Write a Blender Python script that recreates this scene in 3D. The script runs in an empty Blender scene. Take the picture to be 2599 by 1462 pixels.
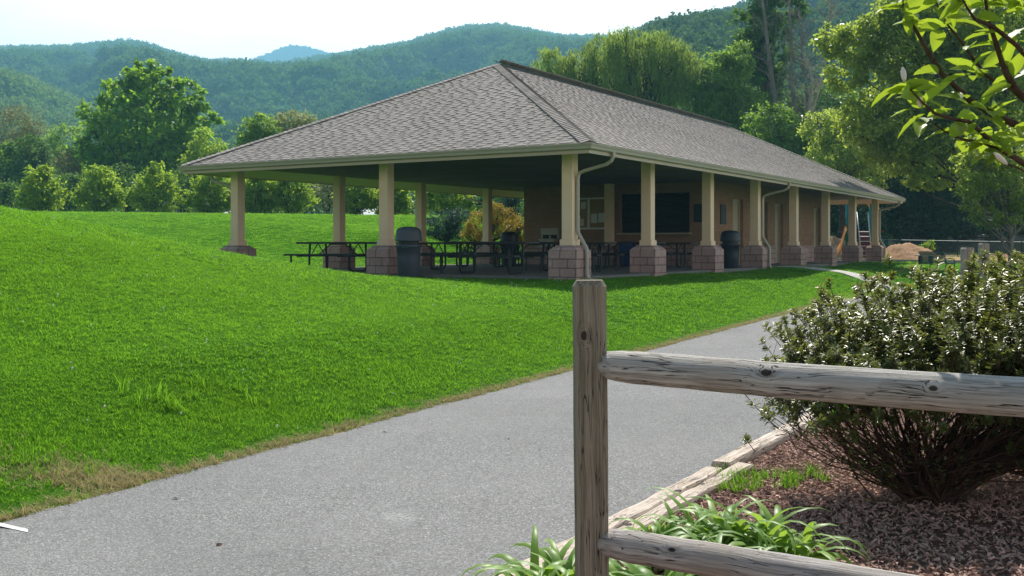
import bpy, bmesh, math, random
import numpy as np
from mathutils import Vector, Matrix
R = np.random.default_rng(7)
random.seed(7)
rad = math.radians
sc = bpy.context.scene
COL = sc.collection
F_PX, CX, HY, EYE = 2672.0, 1290.0, 623.0, 1.55

def px(x, y, Y):
    """a picture point (2599x1462) at a chosen real distance -> world"""
    return np.array([(x-CX)/F_PX*Y, Y, EYE+(HY-y)/F_PX*Y])

# ------------------------------------------------------------------ pavilion frame
PA = math.atan2(.8494, .5277)
P0 = np.array([1.46, 24.0, .83])
LV = np.array([math.cos(PA), math.sin(PA)]); SV = np.array([-math.sin(PA), math.cos(PA)])
def W(t, s, z=0.0):
    q = P0[:2]+LV*t+SV*s
    return np.array([q[0], q[1], P0[2]+z])

# ------------------------------------------------------------------ path frame
BD = np.array([.5135, .8581]); BN = np.array([-.8581, .5135])      # the bed edge: along, to the left
PD = np.array([.4546, .8907]); PN = np.array([-.8907, .4546])      # the path: along, to the left
PL = np.array([-2.82, 5.92]); PW = 3.4; BW = 2.98                            # a point of the left edge, width
def path_d(x, y):                                                  # + left of left edge
    u = (x-PL[0])*PD[0]+(y-PL[1])*PD[1]                             # the path bends right beyond the pavilion's middle
    return (x-PL[0])*PN[0]+(y-PL[1])*PN[1]+.02*np.maximum(0, u-24)**2
def path_pt(u, d):
    q = PL+PD*u+PN*(d-.02*max(0, u-24)**2)
    return q
def bed_pt(u, d):
    return PL+BD*u+BN*d

# ------------------------------------------------------------------ terrain
ctrl = []
def cp(x, y, z): ctrl.append((x, y, z))
for t in (1, 6, 12, 18, 24, 30):
    for s in (.5, 5.5, 10.5): cp(*W(t, s)[:2], .75)
for t, s, z in ((-1,2,.73),(-1,5,.78),(-.8,8,.85),(-.4,10.9,.84),(6,-1.5,.74),(6,-3.6,.42),(0,-1.5,.72),(15,-1.5,.76),(15,-3.6,.42),
                (25,-1.5,.78),(25,-3.6,.45),(32,-2,.8),(0,13,.95),(6,13,.86),(13,13.5,.86),(20,14,.9),(28,13,.9)): cp(*W(t,s)[:2], z)
for x, y, z in ((-6.97,27,1.08),(-5.81,26.3,.98),(-4.73,25.8,.86),(-3.72,25.5,.78),(-8.14,25,1.55),(-10.03,23.5,2.10),(-10.6,22,2.30),(-12,20,2.65),
                (-5.8,12,1.15),(-8,17,1.95),(-3,16,.85),(0,17,.52),(1,20,.62),(3,23,.64),(5.4,26.5,.62),(-3.86,8,.42),(-6,8,.8),
                (-12,30,1.7),(-20,35,2.2),(-16,45,2.3),(-10,45,2.0),(-4,45,1.9),(-29,60,3.35),(-22,60,3.35),(-12,60,3.3),(-5,60,3.15),(1,60,2.9),
                (8,62,2.2),(18,62,1.3),(30,62,1.0),(-30,80,2.0),(-10,80,2.0),(10,80,1.5),(30,80,.9),(-40,100,.5),(0,100,.5),(40,100,.5),
                (-40,60,3.4),(-30,40,3.0),(-25,25,3.2),(-20,10,2.2),(-12,5,1.2),(5,5,.06),(10,10,.06),(13,18,.12),(18,25,.25),(20,32,.45),(26,40,.7),
                (23,50,.85),(32,50,.9),(45,45,.8),(0,-10,.05),(10,-5,.05),(-12,-10,.5),(40,10,.2),(-45,-10,1.5)): cp(x,y,z)
C_ = np.array(ctrl)
def _k(r2): return np.where(r2 < 1e-9, 0, .5*r2*np.log(np.maximum(r2, 1e-9)))
n_ = len(C_)
D2 = ((C_[:,None,:2]-C_[None,:,:2])**2).sum(-1)
A_ = np.zeros((n_+3, n_+3)); A_[:n_,:n_] = _k(D2)+np.eye(n_)*.6
A_[:n_,n_] = 1; A_[:n_,n_+1:] = C_[:,:2]; A_[n_:,:n_] = A_[:n_,n_:].T
SOL = np.linalg.solve(A_, np.concatenate([C_[:,2], np.zeros(3)]))
def sst(a, b, v):
    q = np.clip((v-a)/(b-a), 0, 1); return q*q*(3-2*q)
def ground(x, y):
    x = np.atleast_1d(np.asarray(x, float)); y = np.atleast_1d(np.asarray(y, float))
    z = np.full(x.shape, SOL[n_])+SOL[n_+1]*x+SOL[n_+2]*y
    for i in range(n_): z = z+SOL[i]*_k((x-C_[i,0])**2+(y-C_[i,1])**2)
    r = np.hypot(x, y-40)
    z = z*(1-sst(62, 105, r))
    d = path_d(x, y)
    do = np.maximum(np.maximum(d, -d-PW), 0)
    z = z*sst(-.15, 2.4, do)
    # the small bumps of a real lawn
    z = z+.018*np.sin(x*1.7+.6*y)*np.sin(y*1.3-.4*x)*sst(.3, 2.0, do)*(1-sst(80,120,r))
    lt = (x-P0[0])*LV[0]+(y-P0[1])*LV[1]; ls = (x-P0[0])*SV[0]+(y-P0[1])*SV[1]
    inside = (lt > -.3) & (lt < 31) & (ls > -.3) & (ls < 11.8)
    z = np.where(inside, np.minimum(z, .79), z)
    z = np.where(do <= 0, -.02, z)
    return z
def gz(x, y): return float(ground(x, y)[0])

# ------------------------------------------------------------------ objects
def tag(o, label=None, cat=None, group=None, kind=None):
    if label: o['label'] = label
    if cat: o['category'] = cat
    if group: o['group'] = group
    if kind: o['kind'] = kind
    return o
def thing(name, label, cat, loc, rz=0, group=None):
    o = bpy.data.objects.new(name, None); COL.objects.link(o)
    o.empty_display_size = .2
    o.location = loc; o.rotation_euler = (0, 0, rz)
    return tag(o, label, cat, group)
def mesh_obj(name, v, f, mat, parent=None, smooth=False, rnd=None, uv=True, loc=None, rz=None):
    me = bpy.data.meshes.new(name)
    if isinstance(f, np.ndarray):
        v = np.asarray(v, np.float32); k = f.shape[1]; nf = len(f)
        me.vertices.add(len(v)); me.vertices.foreach_set('co', v.ravel())
        me.loops.add(nf*k); me.loops.foreach_set('vertex_index', f.ravel().astype(np.int32))
        me.polygons.add(nf); me.polygons.foreach_set('loop_start', np.arange(0, nf*k, k, dtype=np.int32))
        me.polygons.foreach_set('loop_total', np.full(nf, k, np.int32))
        me.update(calc_edges=True)
    else:
        me.from_pydata([tuple(map(float, p)) for p in v], [], f); me.update()
    if uv and not isinstance(f, np.ndarray): auto_uv(me)
    if rnd is not None:
        a = me.attributes.new('rnd', 'FLOAT', 'FACE'); a.data.foreach_set('value', np.asarray(rnd, np.float32))
    if smooth: me.polygons.foreach_set('use_smooth', np.ones(len(me.polygons), bool))
    if mat: me.materials.append(mat)
    o = bpy.data.objects.new(name, me)
    COL.objects.link(o)
    if parent: o.parent = parent
    if loc is not None: o.location = loc
    if rz is not None: o.rotation_euler = (0, 0, rz)
    return o
def auto_uv(me):
    uvl = me.uv_layers.new(name='uv')
    co = np.empty(len(me.vertices)*3); me.vertices.foreach_get('co', co); co = co.reshape(-1, 3)
    out = np.zeros((len(me.loops), 2), np.float32)
    for p in me.polygons:
        n = np.array(p.normal); li = list(p.loop_indices); q = co[[me.loops[i].vertex_index for i in li]]
        if abs(n[2]) > .9: out[li] = q[:, :2]
        else:
            h = np.array([-n[1], n[0], 0]); h /= np.linalg.norm(h)+1e-9
            out[li, 0] = q@h
            out[li, 1] = q[:, 2]/max(.3, math.sqrt(max(0, 1-n[2]**2)))
    uvl.data.foreach_set('uv', out.ravel())
class MB:
    def __init__(s): s.v = []; s.f = []
    def add(s, v, f):
        b = len(s.v); s.v += [tuple(p) for p in v]; s.f += [tuple(i+b for i in q) for q in f]; return s
    def box(s, x0, x1, y0, y1, z0, z1, M=None):
        v = [(x0,y0,z0),(x1,y0,z0),(x1,y1,z0),(x0,y1,z0),(x0,y0,z1),(x1,y0,z1),(x1,y1,z1),(x0,y1,z1)]
        if M is not None: v = [tuple(M@Vector(p)) for p in v]
        return s.add(v, [(0,3,2,1),(4,5,6,7),(0,1,5,4),(1,2,6,5),(2,3,7,6),(3,0,4,7)])
    def frustum(s, cx, cy, z0, z1, h0, h1):
        v = [(cx+a*h0, cy+b*h0, z0) for a, b in ((-1,-1),(1,-1),(1,1),(-1,1))]+[(cx+a*h1, cy+b*h1, z1) for a, b in ((-1,-1),(1,-1),(1,1),(-1,1))]
        return s.add(v, [(0,3,2,1),(4,5,6,7),(0,1,5,4),(1,2,6,5),(2,3,7,6),(3,0,4,7)])
    def tube(s, pts, r, n=8, cap=True, sq=None):
        pts = [np.asarray(p, float) for p in pts]; m = len(pts)
        rr = r if hasattr(r, '__len__') else [r]*m
        up = None; b = len(s.v)
        for i in range(m):
            d = pts[min(i+1, m-1)]-pts[max(i-1, 0)]; d = d/(np.linalg.norm(d)+1e-9)
            if up is None:
                up = np.array([0, 0, 1.]) if abs(d[2]) < .9 else np.array([1., 0, 0])
            sd = np.cross(d, up); sd /= np.linalg.norm(sd)+1e-9; up = np.cross(sd, d)
            for k in range(n):
                a = 2*math.pi*(k+.5)/n
                ca, sa = math.cos(a), math.sin(a)
                if sq: q = max(abs(ca), abs(sa)); ca, sa = ca/q*sq[0], sa/q*sq[1]
                s.v.append(tuple(pts[i]+rr[i]*(sd*ca+up*sa)))
        for i in range(m-1):
            for k in range(n):
                k2 = (k+1) % n
                s.f.append((b+i*n+k, b+i*n+k2, b+(i+1)*n+k2, b+(i+1)*n+k))
        if cap: s.f.append(tuple(b+k for k in range(n))[::-1]); s.f.append(tuple(b+(m-1)*n+k for k in range(n)))
        return s
    def lathe(s, prof, n=20, c=(0,0), cap=True):
        b = len(s.v)
        for r, z in prof:
            for k in range(n):
                a = 2*math.pi*k/n; s.v.append((c[0]+r*math.cos(a), c[1]+r*math.sin(a), z))
        for i in range(len(prof)-1):
            for k in range(n):
                k2 = (k+1) % n; s.f.append((b+i*n+k, b+i*n+k2, b+(i+1)*n+k2, b+(i+1)*n+k))
        if cap: s.f.append(tuple(b+k for k in range(n))[::-1]); s.f.append(tuple(b+(len(prof)-1)*n+k for k in range(n)))
        return s
    def ring(s, x0, x1, y0, y1, prof):
        """sweep a closed profile (outward offset, z) round a rectangle with mitred corners"""
        b = len(s.v); m = len(prof)
        for d, z in prof: s.v += [(x0-d,y0-d,z),(x1+d,y0-d,z),(x1+d,y1+d,z),(x0-d,y1+d,z)]
        for i in range(m):
            j = (i+1) % m
            for k in range(4):
                k2 = (k+1) % 4; s.f.append((b+i*4+k, b+j*4+k, b+j*4+k2, b+i*4+k2))
        return s
    def build(s, name, mat, parent=None, smooth=False, bevel=0, **k):
        o = mesh_obj(name, s.v, s.f, mat, parent, smooth, **k)
        bm = bmesh.new(); bm.from_mesh(o.data); bmesh.ops.recalc_face_normals(bm, faces=bm.faces); bm.to_mesh(o.data); bm.free()
        if bevel:
            m = o.modifiers.new('bevel', 'BEVEL'); m.width = bevel; m.segments = 2; m.limit_method = 'ANGLE'; m.angle_limit = rad(40)
        return o
def copy_tree(o, parent=None):
    c = o.copy(); COL.objects.link(c)
    if parent: c.parent = parent
    for ch in list(o.children): copy_tree(ch, c)
    return c

# ------------------------------------------------------------------ materials
class NT:
    def __init__(s, name):
        s.m = bpy.data.materials.new(name); s.m.use_nodes = True; s.t = s.m.node_tree; s.t.nodes.clear()
        s.out = s.n('ShaderNodeOutputMaterial')
    def n(s, typ, **k):
        o = s.t.nodes.new(typ)
        for a, b in k.items():
            if a.startswith('i_'):
                key = a[2:]; key = int(key) if key.isdigit() else key.replace('_', ' ')
                if hasattr(b, 'bl_idname') or isinstance(b, bpy.types.NodeSocket): s.t.links.new(b, o.inputs[key])
                else: o.inputs[key].default_value = b
            else: setattr(o, a, b)
        return o
    def link(s, a, b): s.t.links.new(a, b)
    def coord(s, kind='Object', scale=(1,1,1), rot=(0,0,0)):
        if kind == 'pos': src = s.n('ShaderNodeNewGeometry').outputs['Position']
        else: src = s.n('ShaderNodeTexCoord').outputs[kind]
        mp = s.n('ShaderNodeMapping'); s.link(src, mp.inputs[0]); mp.inputs['Scale'].default_value = scale; mp.inputs['Rotation'].default_value = rot
        return mp.outputs[0]
    def noise(s, vec, scale, detail=4, rough=.6, dist=0):
        o = s.n('ShaderNodeTexNoise'); s.link(vec, o.inputs['Vector'])
        o.inputs['Scale'].default_value = scale; o.inputs['Detail'].default_value = detail; o.inputs['Roughness'].default_value = rough; o.inputs['Distortion'].default_value = dist
        return o.outputs['Fac']
    def ramp(s, fac, stops):
        o = s.n('ShaderNodeValToRGB'); s.link(fac, o.inputs[0]); e = o.color_ramp.elements
        while len(e) < len(stops): e.new(.5)
        for i, (p, c) in enumerate(stops): e[i].position = p; e[i].color = (*c, 1) if hasattr(c, '__len__') else (c, c, c, 1)
        return o.outputs[0]
    def mix(s, fac, a, b, mode='MIX'):
        o = s.n('ShaderNodeMix', data_type='RGBA', blend_type=mode)
        for sk, v in ((o.inputs[0], fac), (o.inputs[6], a), (o.inputs[7], b)):
            if isinstance(v, bpy.types.NodeSocket): s.link(v, sk)
            elif hasattr(v, '__len__'): sk.default_value = (*v, 1)
            else: sk.default_value = v
        return o.outputs[2]
    def math(s, op, a, b=None, clamp=False):
        o = s.n('ShaderNodeMath', operation=op, use_clamp=clamp)
        for i, v in enumerate((a, b)):
            if v is None: continue
            if isinstance(v, bpy.types.NodeSocket): s.link(v, o.inputs[i])
            else: o.inputs[i].default_value = v
        return o.outputs[0]
    def attr(s, name):
        return s.n('ShaderNodeAttribute', attribute_name=name).outputs['Fac']
    def bump(s, h, strength=.3, dist=.01):
        o = s.n('ShaderNodeBump'); s.link(h, o.inputs['Height']); o.inputs['Strength'].default_value = strength; o.inputs['Distance'].default_value = dist
        return o.outputs[0]
    def bsdf(s, col, rough=.7, spec=.3, normal=None, metal=0):
        o = s.n('ShaderNodeBsdfPrincipled')
        for key, v in (('Base Color', col), ('Roughness', rough), ('Specular IOR Level', spec), ('Metallic', metal)):
            if isinstance(v, bpy.types.NodeSocket): s.link(v, o.inputs[key])
            elif hasattr(v, '__len__'): o.inputs[key].default_value = (*v, 1)
            else: o.inputs[key].default_value = v
        if normal is not None: s.link(normal, o.inputs['Normal'])
        return o.outputs[0]
    def done(s, sh): s.link(sh, s.out.inputs['Surface']); return s.m

def mat_plain(name, c, rough=.6, spec=.3, var=.25, scale=6, bump=.0, metal=0):
    n = NT(name); v = n.coord('Object'); f = n.noise(v, scale, 5)
    col = n.mix(f, tuple(q*(1-var) for q in c), tuple(min(1, q*(1+var)) for q in c))
    nm = n.bump(n.noise(v, scale*8, 3), bump, .01) if bump else None
    return n.done(n.bsdf(col, rough, spec, nm, metal))
def mat_leaf(name, c1, c2, trans=.35, rough=.5, spec=.3, tcol=None, obj_rand=False, tone=False):
    n = NT(name)
    f = n.attr('rnd')
    if tone:
        oi = n.n('ShaderNodeObjectInfo').outputs['Random']; ta = n.n('ShaderNodeAttribute', attribute_type='INSTANCER', attribute_name='tone').outputs['Fac']
        f = n.math('ADD', n.math('ADD', n.math('MULTIPLY', f, .25), n.math('MULTIPLY', oi, .25)), n.math('MULTIPLY', ta, .5))
    elif obj_rand:
        oi = n.n('ShaderNodeObjectInfo').outputs['Random']
        f = n.math('ADD', n.math('MULTIPLY', f, .5), n.math('MULTIPLY', oi, .5))
    col = n.mix(f, c1, c2)
    b = n.bsdf(col, rough, spec)
    t = n.n('ShaderNodeBsdfTranslucent')
    tc = tcol or tuple(q*1.0 for q in (c2[0]*1.5, c2[1]*1.25, c2[2]*.7))
    n.link(n.mix(f, tuple(q*.75 for q in tc), tc), t.inputs[0])
    mx = n.n('ShaderNodeMixShader'); mx.inputs[0].default_value = trans
    n.link(b, mx.inputs[1]); n.link(t.outputs[0], mx.inputs[2])
    return n.done(mx.outputs[0])
def mat_bark(name, c, scale=8):
    n = NT(name); v = n.coord('Object', (1, 1, .18)); f = n.noise(v, scale, 6, .7)
    col = n.ramp(f, [(.3, tuple(q*.45 for q in c)), (.7, tuple(q*1.3 for q in c))])
    return n.done(n.bsdf(col, .9, .1, n.bump(f, .6, .03)))
def mat_wood(name, axis, knots, c=(.30,.265,.225), crack=.45):
    """weathered timber: grain along one local axis, dark splits, knots at given local points"""
    n = NT(name)
    src = n.n('ShaderNodeTexCoord').outputs['Object']
    sw = n.noise(src, 2.2, 2)
    def kn(src_):
        tot = None
        for (kx, ky, kz, kr) in knots:
            sub = n.n('ShaderNodeVectorMath', operation='SUBTRACT'); n.link(src_, sub.inputs[0]); sub.inputs[1].default_value = (kx, ky, kz)
            ml = n.n('ShaderNodeVectorMath', operation='MULTIPLY'); n.link(sub.outputs[0], ml.inputs[0])
            e = [1, 1, 1]; e[axis] = .62; ml.inputs[1].default_value = e
            ln = n.n('ShaderNodeVectorMath', operation='LENGTH'); n.link(ml.outputs[0], ln.inputs[0])
            q = n.math('DIVIDE', ln.outputs['Value'], kr)
            tot = q if tot is None else n.math('MINIMUM', tot, q)
        return tot
    kd = kn(src) if knots else None
    sc_ = [48, 48, 48]; sc_[axis] = .55
    mp = n.n('ShaderNodeMapping'); n.link(src, mp.inputs[0]); mp.inputs['Scale'].default_value = sc_
    vec = mp.outputs[0]
    ad = n.n('ShaderNodeVectorMath', operation='ADD'); n.link(vec, ad.inputs[0])
    cmb = n.n('ShaderNodeCombineXYZ')
    wob = n.math('MULTIPLY', sw, 1.1)
    if kd is not None:
        near = n.math('MULTIPLY', n.math('POWER', n.math('SUBTRACT', 1.0, n.math('DIVIDE', kd, 3.2), True), 2), 1.6)
        wob = n.math('ADD', wob, near)
    for i in range(3):
        if i != axis: n.link(wob, cmb.inputs[i])
    n.link(cmb.outputs[0], ad.inputs[1]); vec = ad.outputs[0]
    g1 = n.noise(vec, 1.5, 7, .72); g2 = n.noise(vec, 4.5, 4, .7)
    col = n.ramp(g1, [(.30, tuple(q*.30 for q in c)), (.47, tuple(q*.95 for q in c)), (.68, tuple(min(.85, q*1.55) for q in c))])
    big = n.noise(src, 3.2, 3)
    col = n.mix(n.ramp(big, [(.45, 0.0), (.75, .4)]), col, tuple(q*w_ for q, w_ in zip(c, (.55,.46,.34))))
    col = n.mix(n.ramp(g2, [(.55, 0.0), (.75, .55)]), col, tuple(min(1, q*1.75) for q in c))
    # long splits
    sp = [34, 34, 34]; sp[axis] = 1.5
    mp2 = n.n('ShaderNodeMapping'); n.link(src, mp2.inputs[0]); mp2.inputs['Scale'].default_value = sp
    ad2 = n.n('ShaderNodeVectorMath', operation='ADD'); n.link(mp2.outputs[0], ad2.inputs[0]); n.link(cmb.outputs[0], ad2.inputs[1])
    cr = n.noise(ad2.outputs[0], 1.3, 3, .5)
    line = n.ramp(n.math('ABSOLUTE', n.math('SUBTRACT', cr, .5)), [(.0, 1.0), (.013, 0.0)])
    mask = n.ramp(n.noise(src, 5.0, 2), [(crack+.04, 0.0), (crack+.16, 1.0)])
    sl = n.math('MULTIPLY', line, mask)
    col = n.mix(sl, col, (.02,.016,.012))
    h = n.math('SUBTRACT', g1, n.math('MULTIPLY', sl, 1.5))
    if kd is not None:
        col = n.mix(n.ramp(kd, [(.0, .95), (.75, .9), (1.05, .0)]), col, (.035,.026,.02))
        col = n.mix(n.ramp(kd, [(.95, 0.0), (1.15, .7), (1.7, 0.0)]), col, (.36,.31,.26))
    return n.done(n.bsdf(col, .85, .2, n.bump(h, .9, .010)))
def mat_brick(name, c1, c2, mortar, bw, bh, ms, split=.0, uvscale=1.0, rough=.9):
    n = NT(name); v = n.coord('UV')
    b = n.n('ShaderNodeTexBrick'); n.link(v, b.inputs['Vector'])
    b.inputs['Scale'].default_value = 1; b.inputs['Brick Width'].default_value = bw; b.inputs['Row Height'].default_value = bh; b.inputs['Mortar Size'].default_value = ms
    b.inputs['Mortar Smooth'].default_value = .2; b.inputs['Bias'].default_value = 0
    b.inputs['Color1'].default_value = (*c1, 1); b.inputs['Color2'].default_value = (*c2, 1); b.inputs['Mortar'].default_value = (*mortar, 1)
    f = n.noise(v, 14, 5, .7); f2 = n.noise(v, 1.3, 3)
    col = n.mix(n.ramp(f, [(.3, .55), (.7, 0.0)]), b.outputs['Color'], tuple(q*.5 for q in c1))
    col = n.mix(n.ramp(f2, [(.4, 0.0), (.75, .3)]), col, tuple(q*1.3 for q in c2))
    h = n.math('ADD', n.math('MULTIPLY', b.outputs['Fac'], -1.0), n.math('MULTIPLY', n.noise(v, 22, 5, .7), split))
    return n.done(n.bsdf(col, rough, .2, n.bump(h, .7, .015)))

M_cream = mat_plain('cream_paint', (.82,.62,.43), .6, .3, .12, 2.5, .05)
M_trim = mat_plain('eave_trim', (.47,.38,.28), .45, .4, .08, 2)
M_gutter = mat_plain('gutter_paint', (.40,.355,.285), .35, .5, .08, 2)
M_beam = mat_plain('beam_stain', (.62,.38,.22), .7, .2, .2, 3)
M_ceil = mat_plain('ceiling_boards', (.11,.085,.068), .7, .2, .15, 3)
M_slab = mat_plain('shaded_concrete', (.17,.16,.145), .9, .15, .18, 3, .15)  # concrete in a darker copy, the shade under the roof put into its colour
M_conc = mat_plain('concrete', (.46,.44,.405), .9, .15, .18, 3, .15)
M_black = mat_plain('black_coated_steel', (.012,.013,.015), .45, .4, .3, 8)
M_dark = mat_plain('dark_shutter', (.022,.022,.018), .5, .3, .2, 4)
M_pier = mat_brick('split_face_block', (.42,.28,.25), (.52,.37,.33), (.13,.085,.075), .40, .205, .013, 1.0)
M_brick = mat_brick('tan_brick', (.31,.18,.105), (.37,.23,.14), (.26,.17,.105), .30, .10, .006, .15)
M_door = mat_plain('door_paint', (.42,.38,.27), .5, .3, .06, 2)
M_white = mat_plain('white_paint', (.75,.75,.72), .5, .3, .05, 3)
M_beige = mat_plain('beige_enamel', (.42,.40,.33), .5, .3, .06, 3)
M_paper = mat_plain('paper', (.7,.7,.68), .8, .1, .04, 9)
M_cork = mat_plain('cork', (.33,.22,.10), .9, .1, .2, 30)
M_can = mat_plain('grey_blue_plastic', (.060,.075,.095), .5, .4, .15, 5)
M_can2 = mat_plain('navy_plastic', (.020,.027,.04), .5, .4, .15, 5)
M_bluebin = mat_plain('blue_plastic', (.015,.03,.16), .45, .4, .1, 5)
M_teal = mat_plain('teal_coated_steel', (.012,.20,.21), .4, .4, .1, 5)
M_orange = mat_plain('orange_plastic', (.85,.34,.03), .4, .4, .1, 5)
M_maroon = mat_plain('maroon_plastic', (.11,.025,.03), .5, .3, .1, 5)
M_steel = mat_plain('galvanised_steel', (.45,.47,.48), .4, .5, .1, 6, 0, .6)
M_rail = mat_plain('fence_rail_coating', (.13,.19,.19), .55, .3, .1, 6)
M_sand = mat_plain('playground_mulch', (.34,.21,.125), .95, .1, .45, 12, .8)
M_greenbench = mat_plain('green_slats', (.02,.13,.12), .4, .5, .15, 6)
M_pale = mat_plain('pale_house_wall', (.72,.73,.72), .7, .2, .05, 2)
M_paleroof = mat_plain('pale_house_roof', (.50,.50,.50), .7, .2, .1, 2)
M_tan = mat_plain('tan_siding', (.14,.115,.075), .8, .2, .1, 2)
M_glass = mat_plain('dark_window', (.02,.025,.03), .1, .5, .1, 2)

# ------------------------------------------------------------------ ground sheet
def mat_lawn():
    n = NT('lawn_grass'); P = n.coord('pos')
    sx = n.n('ShaderNodeSeparateXYZ'); n.link(P, sx.inputs[0])
    d = n.math('ADD', n.math('MULTIPLY', sx.outputs[0], float(PN[0])), n.math('MULTIPLY', sx.outputs[1], float(PN[1])))
    d = n.math('SUBTRACT', d, float(PL@PN))
    f1 = n.noise(P, .35, 5, .65); f2 = n.noise(P, 6.0, 5, .7); f3 = n.noise(P, 45, 4, .7)
    col = n.ramp(f1, [(.32, (.030,.115,.006)), (.5, (.055,.165,.009)), (.70, (.085,.205,.014))])
    col = n.mix(n.ramp(f2, [(.35, .55), (.6, 0.0)]), col, (.035,.14,.008))
    col = n.mix(n.ramp(f3, [(.45, 0.0), (.75, .55)]), col, (.11,.22,.03))
    spk = n.noise(P, 90, 2, .5)
    col = n.mix(n.ramp(spk, [(.74, 0.0), (.8, .5)]), col, (.42,.45,.25))
    # dry soil along the left kerb-less edge of the path
    dn = n.math('ADD', d, n.math('MULTIPLY', n.math('SUBTRACT', n.noise(P, 3.0, 4, .7), .5), .55))
    dry = n.ramp(n.math('MULTIPLY', n.math('SUBTRACT', .15, dn), 6.0, True), [(0, 0.0), (1, 1.0)])
    far = n.ramp(n.math('MULTIPLY', n.math('ADD', d, .6), 5.0, True), [(0, 0.0), (1, 1.0)])
    dry = n.math('MULTIPLY', dry, far)
    px_, py_ = px(215, 1225, 6.9)[:2]
    vs = n.n('ShaderNodeVectorMath', operation='SUBTRACT'); n.link(P, vs.inputs[0]); vs.inputs[1].default_value = (px_, py_, 0)
    vm = n.n('ShaderNodeVectorMath', operation='MULTIPLY'); n.link(vs.outputs[0], vm.inputs[0]); vm.inputs[1].default_value = (1.6, 2.6, 0)
    vl = n.n('ShaderNodeVectorMath', operation='LENGTH'); n.link(vm.outputs[0], vl.inputs[0])
    patch = n.math('SUBTRACT', .95, n.math('ADD', vl.outputs['Value'], n.math('MULTIPLY', n.noise(P, 7, 4, .7), .7)), True)
    dry = n.math('MAXIMUM', dry, n.math('MULTIPLY', patch, 2.2, True))
    soil = n.ramp(n.noise(P, 30, 5, .7), [(.3, (.28,.20,.115)), (.7, (.62,.49,.31))])
    col = n.mix(dry, col, soil)
    h = n.math('ADD', f3, n.math('MULTIPLY', f2, .6))
    return n.done(n.bsdf(col, 1.0, .0, n.bump(h, .8, .05)))
M_lawn = mat_lawn()
def axis(segs):
    a = [segs[0][0]]
    for (x0, x1, st) in segs:
        k = max(1, round((x1-x0)/st)); a += list(np.linspace(x0, x1, k+1)[1:])
    return np.array(a)
gx = axis([(-3300,-600,300),(-600,-120,60),(-120,-40,8),(-40,-14,1.0),(-14,16,.22),(16,42,.8),(42,120,8),(120,600,60),(600,3300,300)])
gy = axis([(-60,-4,4),(-4,36,.25),(36,70,.7),(70,130,5),(130,600,60),(600,3700,350)])
XX, YY = np.meshgrid(gx, gy); ZZ = ground(XX.ravel(), YY.ravel())
nx, ny = len(gx), len(gy)
I = (np.arange(ny-1)[:,None]*nx+np.arange(nx-1)[None,:]).ravel()
lawn = mesh_obj('ground', np.stack([XX.ravel(), YY.ravel(), ZZ], 1), np.stack([I, I+1, I+nx+1, I+nx], 1), M_lawn, smooth=True)
tag(lawn, kind='structure')

# ------------------------------------------------------------------ asphalt path
tang0 = math.atan2(PD[1], PD[0])
def mat_asphalt():
    n = NT('worn_asphalt'); P = n.coord('pos')
    f1 = n.noise(P, .7, 4); f2 = n.noise(P, 130, 3, .8); f3 = n.noise(P, 4, 4)
    vo = n.n('ShaderNodeTexVoronoi'); n.link(P, vo.inputs['Vector']); vo.inputs['Scale'].default_value = 120
    hs = n.n('ShaderNodeSeparateColor'); n.link(vo.outputs['Color'], hs.inputs[0])
    col = n.ramp(hs.outputs[0], [(.0, (.11,.108,.106)), (.6, (.245,.24,.236)), (.86, (.315,.31,.305)), (1.0, (.46,.455,.445))])
    col = n.mix(n.ramp(f2, [(.35, .6), (.6, 0.0)]), col, (.09,.09,.095))
    col = n.mix(n.ramp(f1, [(.35, .0), (.7, .35)]), col, (.26,.255,.25))
    col = n.mix(n.ramp(f3, [(.55, .0), (.8, .2)]), col, (.14,.14,.15))
    f4 = n.noise(P, .23, 3, .5, 1.5); col = n.mix(n.ramp(f4, [(.45, .0), (.62, .28)]), col, (.13,.13,.128))
    f5 = n.noise(n.coord('pos', (1.2, .5, 1), (0, 0, -tang0)), 1.1, 6, .75); col = n.mix(n.ramp(n.math('ABSOLUTE', n.math('SUBTRACT', f5, .5)), [(.0, .35), (.006, .0)]), col, (.07,.07,.07))
    return n.done(n.bsdf(col, .85, .12, n.bump(n.math('ADD', f2, vo.outputs['Distance']), .5, .006)))
M_asph = mat_asphalt()
us = np.arange(-14, 46, .12)
v = []; f = []
ph = R.uniform(0, 6, 8)
def edge_wob(u, k): return .03*math.sin(u*2.3+ph[k])+.02*math.sin(u*5.9+ph[k+1])+.012*math.sin(u*13.7+ph[k+2])
for i, u in enumerate(us):
    for j, d in enumerate((edge_wob(u, 0)+.02, -.25, -.9, -1.6, -2.3, -3.1, -PW+edge_wob(u, 3)*.6)):
        q = path_pt(u, d); v.append((q[0], q[1], .006 if j in (0, 6) else .02))
    if i:
        b = (i-1)*7
        for j in range(6): f.append((b+j, b+j+1, b+8+j, b+7+j))
path = mesh_obj('path', v, f, M_asph, smooth=True); tag(path, kind='structure')
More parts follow.
